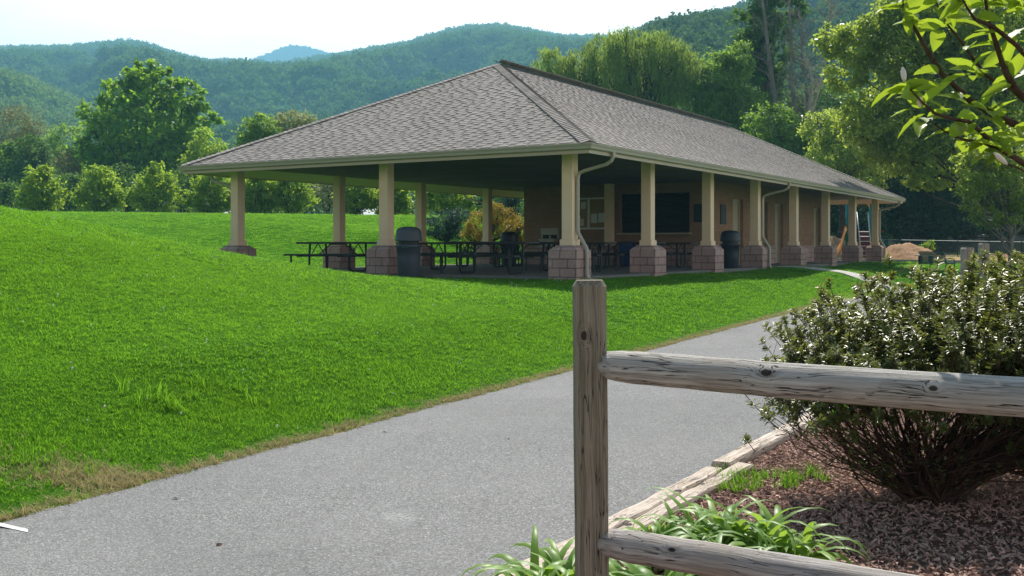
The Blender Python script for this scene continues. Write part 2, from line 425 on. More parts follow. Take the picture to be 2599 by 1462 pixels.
# worn paint
def mark(name, poly, label):
    o = mesh_obj(name, [(*p[:2], .023) for p in poly], [tuple(range(len(poly)))], M_mark); tag(o, label, 'road marking'); return o
nm_ = NT('worn_white_paint'); Pm = nm_.coord('pos'); fm = nm_.noise(Pm, 40, 4, .8)
M_mark = nm_.done(nm_.bsdf(nm_.ramp(fm, [(.35, (.32,.32,.32)), (.55, (.66,.66,.64))]), .8, .2))
nm_ = NT('faded_paint'); Pm = nm_.coord('pos'); fm = nm_.noise(Pm, 45, 5, .8); fb = nm_.noise(Pm, 9, 4, .7)
gc = nm_.coord('Generated', (2, 2, 0)); sb = nm_.n('ShaderNodeVectorMath', operation='SUBTRACT'); nm_.link(gc, sb.inputs[0]); sb.inputs[1].default_value = (1, 1, 0)
ll = nm_.n('ShaderNodeVectorMath', operation='LENGTH'); nm_.link(sb.outputs[0], ll.inputs[0])
al = nm_.math('SUBTRACT', 1.15, nm_.math('ADD', ll.outputs['Value'], nm_.math('MULTIPLY', fb, .9)), True)
al = nm_.math('MULTIPLY', nm_.math('MULTIPLY', al, 2.2, True), nm_.ramp(fm, [(.42, 0.0), (.6, .75)]), True)
tr_ = nm_.n('ShaderNodeBsdfTransparent'); mxs = nm_.n('ShaderNodeMixShader'); nm_.link(al, mxs.inputs[0]); nm_.link(tr_.outputs[0], mxs.inputs[1]); nm_.link(nm_.bsdf((.46,.46,.45), .85, .2), mxs.inputs[2])
M_fade = nm_.done(mxs.outputs[0])
def flat(pts, z=.02):
    out = []
    for (a, b) in pts:
        Y = (EYE-z)*F_PX/(b-HY); out.append(np.array([(a-CX)/F_PX*Y, Y, z]))
    return out
q_ = flat([(-60,1314),(-58,1324),(70,1352),(72,1344)])
mark('painted_stripe', q_[::-1], 'short white painted stripe on the asphalt by the grass edge')
M_mark = M_fade
mark('painted_stripe', flat([(925,1305),(935,1345),(1095,1335),(1090,1285)]), 'faded pale paint smudge in the middle of the path')

# ------------------------------------------------------------------ mulch bed, timbers
def mat_mulch():
    n = NT('bark_mulch'); P = n.coord('pos')
    f1 = n.noise(P, 2, 4); f2 = n.noise(P, 60, 5, .8)
    col = n.ramp(f2, [(.3, (.03,.016,.012)), (.55, (.20,.115,.088)), (.75, (.50,.34,.28))])
    return n.done(n.bsdf(col, .95, .1, n.bump(f2, 1.0, .02)))
M_mulch = mat_mulch()
v = []; f = []
uu = np.arange(-6, 14, .25); dd = np.arange(-BW-.14, -BW-7.5, -.25)
for u in uu:
    for d in dd:
        q = bed_pt(u, d); v.append((q[0], q[1], max(gz(*q), 0)+.03+.012*math.sin(q[0]*5+q[1]*3)*math.sin(q[1]*4.1)))
m_ = len(dd)
for i in range(len(uu)-1):
    for j in range(m_-1): f.append((i*m_+j, i*m_+j+1, (i+1)*m_+j+1, (i+1)*m_+j))
bed = mesh_obj('mulch_bed', v, f, M_mulch, smooth=True); tag(bed, kind='structure')
def bed_z(x, y): return max(gz(x, y), 0)+.03
tang = math.atan2(BD[1], BD[0])
def timber(u0, u1, d, w, h, label, seed):
    c = bed_pt((u0+u1)/2, d); L = u1-u0
    mb = MB()
    N = 14; rr = random.Random(seed); prof = [(-.5,.0),(-.5,.82),(-.42,1),(.42,1),(.5,.82),(.5,.0)]
    for i in range(N+1):
        x = -L/2+L*i/N; wob = rr.uniform(-.006,.006)
        for (a, b) in prof: mb.v.append((x, a*w+wob+rr.uniform(-.002,.002), b*h+rr.uniform(-.004,.004)*b))
    for i in range(N):
        for k in range(5): mb.f.append((i*6+k, i*6+k+1, (i+1)*6+k+1, (i+1)*6+k))
    mb.f.append(tuple(range(6))); mb.f.append(tuple(N*6+k for k in range(6)))
    o = mb.build('landscape_timber', mat_wood('timber_wood', 0, [(rr.uniform(-L/3,L/3), rr.uniform(-.3,.3)*w, h, .022), (rr.uniform(-L/3,L/3), rr.uniform(-.3,.3)*w, h, .016)], (.52,.435,.37), .40), loc=(c[0], c[1], -.01), rz=tang)
    tag(o, label, 'edging timber', 'landscape timbers edging the mulch bed')
timber(-3.6, -1.75, -BW-.085, .18, .085, 'weathered edging timber nearest the fence post, partly under arching leaves', 3)
timber(-1.73, .95, -BW-.09, .185, .085, 'weathered edging timber in the open beside the path, with a dark knot', 4)
timber(.97, 3.1, -BW-.06, .12, .08, 'paler edging timber beyond the joint, running under the shrub', 5)
timber(.99, 3.3, -BW-.205, .11, .09, 'second edging timber laid alongside the farther one on the mulch side', 6)
timber(3.15, 5.8, -BW-.08, .14, .11, 'edging timber farthest along the path behind the shrub', 8)

# ------------------------------------------------------------------ scattering (stuff only)
def scatter(name, pts, rots, scl, templates, label, tone=None):
    c = bpy.data.collections.new(name+'_source')
    for t in templates:
        COL.objects.unlink(t); c.objects.link(t)
    me = bpy.data.meshes.new(name); me.vertices.add(len(pts)); me.vertices.foreach_set('co', np.asarray(pts, np.float32).ravel())
    a = me.attributes.new('rot', 'FLOAT_VECTOR', 'POINT'); a.data.foreach_set('vector', np.asarray(rots, np.float32).ravel())
    a = me.attributes.new('scl', 'FLOAT_VECTOR', 'POINT'); a.data.foreach_set('vector', np.asarray(scl, np.float32).ravel())
    a = me.attributes.new('idx', 'INT', 'POINT'); a.data.foreach_set('value', R.integers(0, len(templates), len(pts)).astype(np.int32))
    if tone is not None: a = me.attributes.new('tone', 'FLOAT', 'POINT'); a.data.foreach_set('value', np.asarray(tone, np.float32))
    o = bpy.data.objects.new(name, me); COL.objects.link(o); tag(o, label, kind='stuff')
    g = bpy.data.node_groups.new(name+'_nodes', 'GeometryNodeTree')
    g.interface.new_socket('Geometry', in_out='INPUT', socket_type='NodeSocketGeometry')
    g.interface.new_socket('Geometry', in_out='OUTPUT', socket_type='NodeSocketGeometry')
    N = g.nodes.new; gi = N('NodeGroupInput'); go = N('NodeGroupOutput'); ip = N('GeometryNodeInstanceOnPoints'); ci = N('GeometryNodeCollectionInfo')
    ci.inputs['Collection'].default_value = c; ci.inputs['Separate Children'].default_value = True; ci.inputs['Reset Children'].default_value = True
    def na(nm, dt):
        q = N('GeometryNodeInputNamedAttribute'); q.data_type = dt; q.inputs['Name'].default_value = nm
        return [s_ for s_ in q.outputs if s_.enabled and s_.name == 'Attribute'][0]
    ip.inputs['Pick Instance'].default_value = True
    g.links.new(gi.outputs[0], ip.inputs['Points']); g.links.new(ci.outputs[0], ip.inputs['Instance'])
    g.links.new(na('idx', 'INT'), ip.inputs['Instance Index']); g.links.new(na('rot', 'FLOAT_VECTOR'), ip.inputs['Rotation']); g.links.new(na('scl', 'FLOAT_VECTOR'), ip.inputs['Scale'])
    g.links.new(ip.outputs[0], go.inputs[0])
    o.modifiers.new('scatter', 'NODES').node_group = g
    return o
RH = (np.array([[0,0,0],[.5,.5,.10],[1,0,0],[.5,-.5,.10]]), np.array([[0,1,2,3]]))
L6 = (np.array([[0,0,0],[1,0,-.05],[.28,.42,.06],[.68,.36,.05],[.28,-.42,.06],[.68,-.36,.05]]), np.array([[0,1,3,2],[0,4,5,1]]))
def leaves(pos, dr, nr, L, Wd, tpl=RH):
    tv, tf = tpl
    x = dr/(np.linalg.norm(dr, axis=1, keepdims=True)+1e-9)
    z = nr-(nr*x).sum(1, keepdims=True)*x; z /= np.linalg.norm(z, axis=1, keepdims=True)+1e-9
    y = np.cross(z, x); L = np.broadcast_to(L, len(pos)); Wd = np.broadcast_to(Wd, len(pos))
    V = pos[:,None]+x[:,None]*(tv[None,:,0,None]*L[:,None,None])+y[:,None]*(tv[None,:,1,None]*Wd[:,None,None])+z[:,None]*(tv[None,:,2,None]*L[:,None,None])
    Fc = tf[None]+(np.arange(len(pos))*len(tv))[:,None,None]
    return V.reshape(-1, 3), Fc.reshape(-1, tf.shape[1])
def unit(n):
    q = R.normal(size=(n, 3)); return q/np.linalg.norm(q, axis=1, keepdims=True)

# grass tufts: blades modelled, scattered over the lawn
M_grass = mat_leaf('grass_blade', (.014,.085,.006), (.14,.33,.026), .50, .7, .06, (.27,.56,.028), False, True)
M_dryg = mat_leaf('dry_blade', (.26,.22,.10), (.55,.46,.25), .3, .8, .1, (.5,.42,.18), True)
def tuft(name, nb, h, w, spread, mat, lean=.5):
    a = R.uniform(0, 2*math.pi, nb); r = spread*np.sqrt(R.uniform(0, 1, nb)); V = []; Fc = []; rn = []
    for i in range(nb):
        b = np.array([r[i]*math.cos(a[i]), r[i]*math.sin(a[i]), -.01]); az = R.uniform(0, 6.28); hh = h*R.uniform(.55, 1.15); ln = hh*lean*R.uniform(.2, 1.3)
        o = np.array([math.cos(az), math.sin(az), 0]); sd = np.array([-o[1], o[0], 0])*w*R.uniform(.7, 1.3)*.5
        k = len(V)
        p1 = b+o*ln*.3+np.array([0,0,hh*.6]); p2 = b+o*ln+np.array([0,0,hh])
        V += [b-sd, b+sd, p1+sd*.85, p1-sd*.85, p2+sd*.12, p2-sd*.12]; Fc += [[k,k+1,k+2,k+3],[k+3,k+2,k+4,k+5]]; c = R.uniform(); rn += [c, c]
    return mesh_obj(name, np.array(V), np.array(Fc), mat, rnd=rn)
tn = [tuft('grass_tuft', 18, .050, .0048, .065, M_grass, .9) for _ in range(5)]
pts = []; rot = []; scl = []
def lawn_pts(n, dmin, dmax, amin, amax):
    a = R.uniform(amin, amax, n); d = np.sqrt(R.uniform(dmin**2, dmax**2, n))
    return a*d, d
def ok_lawn(x, y):
    d = path_d(x, y); lt = (x-P0[0])*LV[0]+(y-P0[1])*LV[1]; ls = (x-P0[0])*SV[0]+(y-P0[1])*SV[1]
    ins = (lt > -.15) & (lt < 30.8) & (ls > -.15) & (ls < 11.65)
    wk = (lt > 14.4) & (lt < 15.45) & (ls < 0)
    return (d > R.normal(.10, .09, len(x))) & ~ins & ~wk
def clump_noise(x, y): return .5+.5*np.sin(x*3.1+1.3*np.sin(y*2.2))*np.sin(y*2.7+1.1*np.sin(x*1.9))
for (n, d0, d1, s0, s1, hs) in ((120000, 2.2, 9.5, .65, 1.0, .75), (150000, 9.5, 17, .9, 1.35, .62), (125000, 17, 34, 1.3, 2.0, .5), (95000, 34, 70, 2.2, 3.4, .38)):
    x, y = lawn_pts(n, d0, d1, -1.0, .46); k = ok_lawn(x, y) & (R.uniform(size=n) < sst(-1.0, -.72, x/y)); x, y = x[k], y[k]
    dd_ = path_d(x, y); pxy = px(215, 1225, 6.9)
    bare = np.exp(-(((x-pxy[0])*1.5)**2+((y-pxy[1])*2.6)**2)*1.6)
    k = R.uniform(size=len(x)) > bare*.75
    x, y, dd_ = x[k], y[k], dd_[k]
    z = ground(x, y)
    s_ = R.uniform(s0, s1, len(x))
    # longer, rougher growth in a band near the path, mown lawn beyond
    rough = np.exp(-((dd_-1.0)/.55)**2)*clump_noise(x*.8, y*.8)
    hz = hs*(.6+.35*clump_noise(x*.6, y*.6)+.55*rough)*np.where(dd_ < .35, .6, 1)
    pts.append(np.stack([x, y, z], 1)); rot.append(np.stack([R.normal(0,.14,len(x)), R.normal(0,.14,len(x)), R.uniform(0,6.28,len(x))], 1)); scl.append(np.stack([s_, s_, s_*hz], 1))
pall = np.concatenate(pts)
def wave(x, y, L, sd):
    r_ = np.random.default_rng(sd); q = 0
    for i in range(6):
        t_ = r_.uniform(0, 6.28); q = q+np.sin((x*math.cos(t_)+y*math.sin(t_))*6.28/L*r_.uniform(.6, 1.7)+r_.uniform(0, 6.28))
    return q/6
gx_, gy_ = pall[:,0], pall[:,1]
tone = np.clip(.50+.42*wave(gx_, gy_, 5.5, 1)+.38*wave(gx_, gy_, 1.1, 2)+.15*wave(gx_, gy_, .35, 3)+.12*sst(12, 30, gy_), 0, 1)
scatter('grass', pall, np.concatenate(rot), np.concatenate(scl), tn, 'mown green lawn grass', tone)
# clover heads
fl_ = MB(); fl_.lathe([(.002,.0),(.002,.05),(.010,.056),(.013,.066),(.008,.076),(.001,.078)], 6)
M_clover = mat_plain('clover_white', (.75,.75,.66), .7, .2, .1, 20)
fo = fl_.build('clover_head', M_clover)
x, y = lawn_pts(800, 7, 30, -.5, .42); k = ok_lawn(x, y); x, y = x[k], y[k]; k = len(x); s_ = R.uniform(.4, .75, k)
scatter('clover', np.stack([x, y, ground(x, y)], 1), np.stack([R.normal(0,.2,k), R.normal(0,.2,k), R.uniform(0,6.28,k)], 1), np.stack([s_]*3, 1), [fo], 'small white clover heads dotted over the lawn')
# longer weedy tufts near the path edge, dry stalks
tw = [tuft('weed_tuft', 22, .17, .007, .07, M_grass, .8) for _ in range(3)]
tp = []
for (a, b, dsp) in ((380,1065,9.0),(430,1090,8.6),(760,1060,9.0),(840,1040,9.2),(880,1020,9.4),(250,1255,6.4),(330,1190,7.0),(400,1170,7.2),(640,1085,8.6),(540,1120,8.0),(900,1060,9.2),(1010,1010,10.0),(300,1180,7.1),(500,1050,9.2),(690,1040,9.4),(60,1180,6.9)):
    for _ in range(5):
        q = px(a, b, dsp)[:2]+R.normal(0, .16, 2)
        if path_d(*q) > .12: tp.append((q[0], q[1], gz(*q)))
for (a, b) in ((1850,1215),(1900,1200),(1950,1215),(1880,1235),(2000,1205),(1930,1230),(1985,1225),(1840,1235),(2050,1210)):
    for _ in range(5):
        q = flat([(a, b)], .06)[0]+np.array([*R.normal(0, .08, 2), 0]); tp.append((q[0], q[1], bed_z(q[0], q[1])))
tp = np.array(tp); k = len(tp); sw_ = R.uniform(.55, 1.15, k)*np.where(tp[:,2] < .1, .6, 1)
scatter('weeds', tp, np.stack([R.normal(0,.2,k), R.normal(0,.2,k), R.uniform(0,6.28,k)], 1), np.stack([sw_]*3, 1), tw, 'longer grass tufts along the path edge', R.uniform(.0, .45, len(tp)))
td = [tuft('dry_tuft', 14, .05, .005, .06, M_dryg, 1.4) for _ in range(3)]
u = R.uniform(-4, 26, 2600); d = np.abs(R.normal(.03, .075, 2600)); q = PL[None]+PD[None]*u[:,None]+PN[None]*d[:,None]
pp = R.normal(size=(500, 2))*np.array([.32, .18])+px(215, 1225, 6.9)[:2]; q = np.concatenate([q, pp[path_d(pp[:,0], pp[:,1]) > .05]])
k = len(q); sw_ = R.uniform(.5, 1.2, k)
scatter('dry_grass', np.stack([q[:,0], q[:,1], ground(q[:,0], q[:,1])], 1), np.stack([R.normal(0,.2,k), R.normal(0,.2,k), R.uniform(0,6.28,k)], 1), np.stack([sw_]*3, 1), td, 'dry straw coloured grass along the path edge')
# mulch chips
M_chip = mat_leaf('bark_chip', (.07,.036,.028), (.70,.47,.385), .0, 1.0, .02, None, True)
def chip():
    mb = MB(); l, w, h = R.uniform(.010,.034), R.uniform(.005,.014), R.uniform(.002,.007)
    mb.box(-l/2, l/2, -w/2, w/2, 0, h); mb.v = [(p[0]+R.normal(0,.002), p[1]*(1-.5*(p[0] > 0)), p[2]+R.normal(0,.001)) for p in mb.v]
    o = mb.build('wood_chip', M_chip); a = o.data.attributes.new('rnd', 'FLOAT', 'FACE'); a.data.foreach_set('value', np.full(6, R.uniform(), np.float32)); return o
tc = [chip() for _ in range(12)]
u = R.uniform(-4.5, 5, 70000); d = -BW-.16-R.uniform(0, 1, 70000)**1.2*4.2; q = PL[None]+BD[None]*u[:,None]+BN[None]*d[:,None]; k = len(q)
zz = np.maximum(ground(q[:,0], q[:,1]), 0)+.03+R.uniform(.0,.016,k)
s_ = R.uniform(.7, 1.5, k)
scatter('mulch', np.stack([q[:,0], q[:,1], zz], 1), np.stack([R.normal(0,.45,k), R.normal(0,.45,k), R.uniform(0,6.28,k)], 1), np.stack([s_]*3, 1), tc, 'loose wood chip mulch on the planting bed')

# ------------------------------------------------------------------ fence in the foreground
fdir = np.array([1.17, -.75]); fdir /= np.linalg.norm(fdir); frz = math.atan2(fdir[1], fdir[0])
fpost = np.array([.305, 3.80])
fence = thing('rail_fence', 'weathered wooden post and rail fence in front of the glossy shrub', 'fence', (fpost[0], fpost[1], gz(*fpost)), 0)
gpz = gz(*fpost)
def post_mesh(h, w, ch):
    mb = MB(); N = 12; prof = []
    # rounded square section, lightly eased edges, cut back at the top
    def sect(hw, z, r):
        out = []
        for cx_, cy_ in ((1,1),(-1,1),(-1,-1),(1,-1)):
            a0 = math.atan2(cy_, cx_)-math.pi/4
            for k in range(4):
                a = a0+math.pi/2*k/3; out.append((cx_*(hw-r)+r*math.cos(a), cy_*(hw-r)+r*math.sin(a), z))
        return out
    zs = list(np.linspace(-.1, h-ch, N))
    rings = [sect(w/2*(1+.012*math.sin(z*9)), z, w*.22) for z in zs]+[sect(w/2-ch*.62, h, w*.12)]
    for rg in rings: mb.v += rg
    m = 16
    for i in range(len(rings)-1):
        for k in range(m): mb.f.append((i*m+k, i*m+(k+1)%m, (i+1)*m+(k+1)%m, (i+1)*m+k))
    mb.f.append(tuple((len(rings)-1)*m+k for k in range(m)))
    return mb
pw, phh = .122, 1.425-gpz
kz = EYE+(HY-852)/F_PX*3.74-gpz
M_post = mat_wood('post_wood', 2, [(-.022, -.064, kz, .013), (.03,-.062,.25,.008)], (.26,.228,.175), .40)
po = post_mesh(phh, pw, .022).build('post', M_post, fence)
po.rotation_euler = (0, rad(-.5), rad(-4))
M_rail1 = mat_wood('rail_wood', 0, [(.66,-.050,.020,.0135),(1.17,-.055,.008,.009),(2.0,-.05,.02,.015)], (.43,.405,.38), .36)
M_rail2 = mat_wood('lower_rail_wood', 0, [(.33,-.050,.026,.0095),(.95,-.055,-.01,.012)], (.39,.355,.335), .42)
def rail(z, r0, r1, mat, seed, rot=0):
    rr = random.Random(seed); mb = MB(); pts_ = []; rd = []
    L = 2.55
    for i in range(40):
        x = .035+i*(L/39); q = i/39
        r = r0+(r1-r0)*q
        if x < .14: r *= .80+.2*sst(.05, .13, np.array([x]))[0]
        pts_.append((x, rr.uniform(-.0015,.0015), .004*math.sin(x*3+seed)+rr.uniform(-.001,.001)-.012*q)); rd.append(r*(1+rr.uniform(-.008,.008)))
    mb.tube(pts_, rd, 20)
    return mb.build('rail', mat, fence, smooth=True, loc=(0, 0, z-gpz), rz=frz)
rail(EYE-.432, .0575, .0585, M_rail1, 2)
rail(EYE-1.060, .0570, .0580, M_rail2, 5)
p2 = post_mesh(phh, pw, .022).build('post', M_post, fence); p2.location = (fdir[0]*2.6, fdir[1]*2.6, 0); p2.rotation_euler = (0, 0, rad(-7))

# ------------------------------------------------------------------ day lilies
M_lily = mat_leaf('lily_leaf', (.11,.23,.035), (.28,.42,.12), .42, .42, .3, (.42,.62,.07))
def lily(x, y, n, h, spread, label, seed):
    rr = np.random.default_rng(seed); V = []; Fc = []; rn = []; K = 9
    z0 = bed_z(x, y)
    for i in range(n):
        az = rr.uniform(0, 6.283); L = h*rr.uniform(.9, 1.7); w = rr.uniform(.018, .031)
        b = np.array([rr.normal(0, spread), rr.normal(0, spread), -.01]); o = np.array([math.cos(az), math.sin(az), 0]); sd = np.array([-o[1], o[0], 0])
        el = rr.uniform(1.0, 1.5); p = b.copy(); dro = rr.uniform(.16, .36); c = rr.uniform(); k0 = len(V); tw_ = rr.normal(0, .25)
        for k in range(K+1):
            q = k/K; wd = w*min(1, .55+q*2.2)*(1-q**2.6)+.0008
            dv = o*math.cos(el)+np.array([0,0,math.sin(el)]); nn = np.cross(sd, dv)
            s2 = sd*math.cos(tw_*q)+nn*math.sin(tw_*q); fold = nn*wd*.38
            V += [p-s2*wd-fold*0+nn*wd*.35, p, p+s2*wd+nn*wd*.35]
            p = p+dv*(L/K); el -= dro*(.4+1.6*q)
            if p[2] < .012: p[2] = .012+rr.uniform(0, .01)
        for k in range(K):
            a = k0+k*3; Fc += [[a,a+1,a+4,a+3],[a+1,a+2,a+5,a+4]]; rn += [c, c]
    o = mesh_obj('daylily_clump', np.array(V), np.array(Fc), M_lily, smooth=True, rnd=rn, loc=(x, y, z0))
    tag(o, label, 'plant', 'daylily clumps along the fence')
lily(.20, 4.36, 80, .30, .075, 'arching strap-leaved clump left of the fence post, over the asphalt', 1)
lily(.62, 4.20, 60, .30, .07, 'low strap-leaved clump under the lower rail just right of the post', 2)
lily(1.02, 4.85, 85, .36, .085, 'largest strap-leaved clump, above the lower rail midway along', 3)
lily(1.20, 4.80, 70, .33, .075, 'strap-leaved clump at the right end of the row, leaves bending to the mulch', 4)
lily(.92, 4.30, 65, .30, .08, 'small strap-leaved clump seen only below the lower rail', 5)
lily(.72, 5.00, 30, .26, .05, 'thin strap-leaved clump beside the edging timber', 6)

# ------------------------------------------------------------------ fallen bits on the path
M_fallen = mat_plain('dead_leaf', (.06,.035,.02), .8, .1, .3, 20)
for a, b, lb in ((447,1267,'dark curled leaf on the asphalt at left, near the grass'),(556,1385,'reddish brown leaf on the asphalt, lowest in view'),(977,1098,'small dark leaf on the path near the grass edge'),(1291,1114,'dark leaf lying in the middle of the path')):
    q = flat([(a, b)])[0]; mb = MB()
    mb.add([(-.02,0,.001),(-.006,.009,.012),(.012,.007,.010),(.022,0,.004),(.01,-.008,.002),(-.008,-.007,.003),(0,0,.006)], [(0,6,1),(1,6,2),(2,6,3),(3,6,4),(4,6,5),(5,6,0)])
    o = mb.build('fallen_leaf', M_fallen, loc=(q[0], q[1], .021), rz=R.uniform(0, 6)); tag(o, lb, 'leaf', 'fallen leaves on the path')

# ------------------------------------------------------------------ woody plants
def curve(a, b, sag, n=7, wob=.03):
    a, b = np.asarray(a, float), np.asarray(b, float); L = np.linalg.norm(b-a)
    pts_ = [a+(b-a)*q+np.array([0,0,sag*L*4*q*(1-q)])+(R.normal(0, wob*L, 3) if 0 < q < 1 else 0) for q in np.linspace(0, 1, n)]
    return pts_
def crown(lobes, n, size, clump=.2, per=55, flat_=.6, up=.5, shell=.55):
    """leaf positions gathered in clumps spread through a few ellipsoids"""
    vol = np.array([(l[3]*l[4]*l[5])**.75 for l in lobes]); vol /= vol.sum()
    P = []; NR = []; RN = []; CC = []
    for l, w in zip(lobes, vol):
        k = max(3, int(n*w/per)); c = np.array(l[:3]); rr = np.array(l[3:6])
        dr = unit(k); ra = R.uniform(shell**3, 1, k)**(1/3); cc = c+dr*ra[:,None]*rr
        CC.append(cc)
        cr = clump*rr.mean()*R.uniform(.6, 1.5, k)
        m = R.poisson(per, k)
        ii = np.repeat(np.arange(k), m)
        g = R.normal(size=(len(ii), 3))*np.array([1, 1, flat_])*.62
        P.append(cc[ii]+g*cr[ii][:,None]); 
        out = dr[ii]*.55+unit(len(ii))*.8+np.array([0, 0, up]); NR.append(out)
        RN.append(np.clip(R.uniform(0, 1, k)[ii]*.55+R.uniform(0, 1, len(ii))*.45, 0, 1))
    return np.concatenate(P), np.concatenate(NR), np.concatenate(RN), np.concatenate(CC)
def tree(name, label, cat, base, lobes, n, size, leaf, bark, r=.2, group=None, limbs=16, trunk_top=None, wid=.6, clump=.22, per=55, flat_=.6, shell=.55, up=.5):
    base = np.asarray(base, float)
    t = thing(name, label, cat, base, 0, group)
    P, NR, RN, CC = crown(lobes, n, size, clump, per, flat_, up, shell)
    P[:,2] = np.maximum(P[:,2], .05)
    dr = unit(len(P)); dr[:,2] -= .25
    V, Fc = leaves(P, dr, NR, R.uniform(.7, 1.3, len(P))*size, R.uniform(.7, 1.3, len(P))*size*wid, RH)
    mesh_obj('crown', V, Fc, leaf, t, rnd=RN)
    zt = max(l[2] for l in lobes); cx_ = np.mean([l[0] for l in lobes]); cy_ = np.mean([l[1] for l in lobes])
    top = np.array([cx_*.8, cy_*.8, zt*.95]) if trunk_top is None else np.array(trunk_top)
    mb = MB(); tp_ = curve((0,0,-.3), top, 0, 8, .012); rd = [r*(1.25 if i == 0 else 1)*(1-.85*i/7) for i in range(8)]
    mb.tube(tp_, rd, 8)
    idx = R.choice(len(CC), min(limbs, len(CC)), replace=False)
    for i in idx:
        e = CC[i]; h = np.clip((e[2]*.55)/max(top[2], .1), .12, .9); k = h*7; a = tp_[int(k)]+(tp_[min(int(k)+1, 7)]-tp_[int(k)])*(k-int(k))
        mb.tube(curve(a, e, -.06, 6, .03), [r*(1-.8*h)*.55*(1-.8*q/5)+.006 for q in range(6)], 5, cap=False)
    mb.build('trunk', bark, t, smooth=True)
    return t
def lob(base, cx_, cy_, rx, ry, Y, depth=1.0):
    """an ellipsoid seen at picture (cx,cy) with picture radii, at a real distance"""
    p = px(cx_, cy_, Y)-np.asarray(base); s_ = Y/F_PX
    return (p[0], p[1], p[2], rx*s_, (rx+ry)*.5*s_*depth, ry*s_)
def gbase(x, Y, dz=0):
    X = (x-CX)/F_PX*Y; return np.array([X, Y, gz(X, Y)+dz])
B_dark = mat_bark('dark_bark', (.07,.055,.045)); B_grey = mat_bark('grey_bark', (.22,.20,.18)); B_brown = mat_bark('brown_bark', (.10,.065,.045), 30)
B_twig = mat_bark('reddish_twig', (.085,.045,.03), 30)
LF = dict(
 maple=mat_leaf('maple_leaf', (.032,.115,.012), (.155,.31,.032), .54, .45, .2, (.36,.60,.035)),
 young=mat_leaf('young_leaf', (.07,.18,.018), (.23,.38,.045), .54, .5, .18, (.45,.62,.05)),
 mid=mat_leaf('mid_leaf', (0.048,0.13,0.024), (0.14,0.26,0.050), .50, .55, .15, (.36,.56,.065)),
 deep=mat_leaf('deep_leaf', (.022,.080,.020), (.090,.19,.045), .45, .55, .12, (.18,.33,.045)),
 pale=mat_leaf('pale_blossom', (.20,.25,.09), (.50,.52,.28), .35, .6, .2, (.45,.48,.18)),
 olive=mat_leaf('thin_olive_leaf', (0.143,0.169,0.065), (0.247,0.260,0.117), .35, .6, .2, (0.325,0.338,0.117)),
 willow=mat_leaf('willow_leaf', (.070,.17,.030), (.27,.41,.10), .54, .55, .15, (.42,.56,.11)),
 bright=mat_leaf('bright_leaf', (0.085,0.17,0.025), (0.27,0.36,0.08), .58, .36, .45, (0.55,0.68,0.09)),
 gold=mat_leaf('gold_leaf', (.20,.17,.025), (.55,.40,.055), .3, .6, .2, (.55,.40,.04)),
 blue=mat_leaf('blue_needle', (0.026,0.078,0.058), (0.078,0.156,0.124), .15, .6, .2, (0.078,0.169,0.104)),
 black=mat_leaf('hemlock_needle', (.010,.030,.009), (.030,.075,.020), .2, .6, .08, (.04,.10,.015)),
)
# glossy shrub beside the path
M_gloss = mat_leaf('glossy_leaf', (.065,.090,.026), (.23,.25,.080), .34, .33, .45, (.36,.40,.06))
bx, by = 2.44, 6.10; bz = bed_z(bx, by)
shrub = thing('glossy_shrub', 'wide glossy-leaved shrub on the mulch bed behind the fence rails', 'shrub', (bx, by, bz))
lobs = [(.30,.15,.80,1.22,1.05,.48),(1.35,.35,.92,1.25,1.2,.56),(-.29,-.05,.60,.70,.72,.31),(.80,-.2,.70,.95,.80,.50),(1.5,-.35,.60,.85,.7,.5),(2.2,.3,.86,1.0,1.0,.58),(.58,-.12,.42,.40,.45,.30),(1.05,-.25,.45,.6,.5,.34)]
tips = []
for l in lobs:
    k = int(740*(l[3]*l[4]*l[5])**.6/.7)
    dr = unit(k); dr[:,2] = np.where(dr[:,2] < -.35, -dr[:,2]*.6, dr[:,2]); rr_ = R.uniform(.5, .98, k)[:,None]
    tips.append(np.array(l[:3])+dr*rr_*np.array(l[3:6]))
tips = np.concatenate(tips); tips = tips[(tips[:,2] > .16) & ~((tips[:,0] < -.70) & (tips[:,2] < .50))]
org = np.stack([tips[:,0]*.55, tips[:,1]*.55, tips[:,2]*.45], 1)
LP = []; LD = []; LN = []; RNl = []
sdir = tips-org; sdir /= np.linalg.norm(sdir, axis=1, keepdims=True); sdir[:,2] += .35; sdir /= np.linalg.norm(sdir, axis=1, keepdims=True)
stems = MB()
for i in range(len(tips)):
    for sub in range(2):
        base_ = tips[i]+R.normal(0, .075, 3)*(sub > 0); sd = sdir[i]+R.normal(0, .22, 3); sd /= np.linalg.norm(sd); Ls = R.uniform(.05, .105); nl = R.integers(34, 52)
        stems.tube([base_-sd*.06, base_+sd*Ls*.5, base_+sd*Ls], [.003, .0022, .0012], 3, cap=False)
        q = R.uniform(.05, 1, nl); a = R.uniform(0, 6.28, nl)
        side = np.cross(sd, [.3, .2, .9]); side /= np.linalg.norm(side); s2 = np.cross(sd, side)
        o = side[None]*np.cos(a)[:,None]+s2[None]*np.sin(a)[:,None]
        LP.append(base_+sd*(q*Ls)[:,None]); ld = o*1.0+sd*(.15+.35*q)[:,None]; LD.append(ld); LN.append(np.array([0,-.12,1.])+sd*.2-o*.2+R.normal(0, .24, (nl, 3))); RNl.append(np.clip(R.uniform(0, 1, nl)*.6+R.uniform()*.4, 0, 1))
fan = MB()
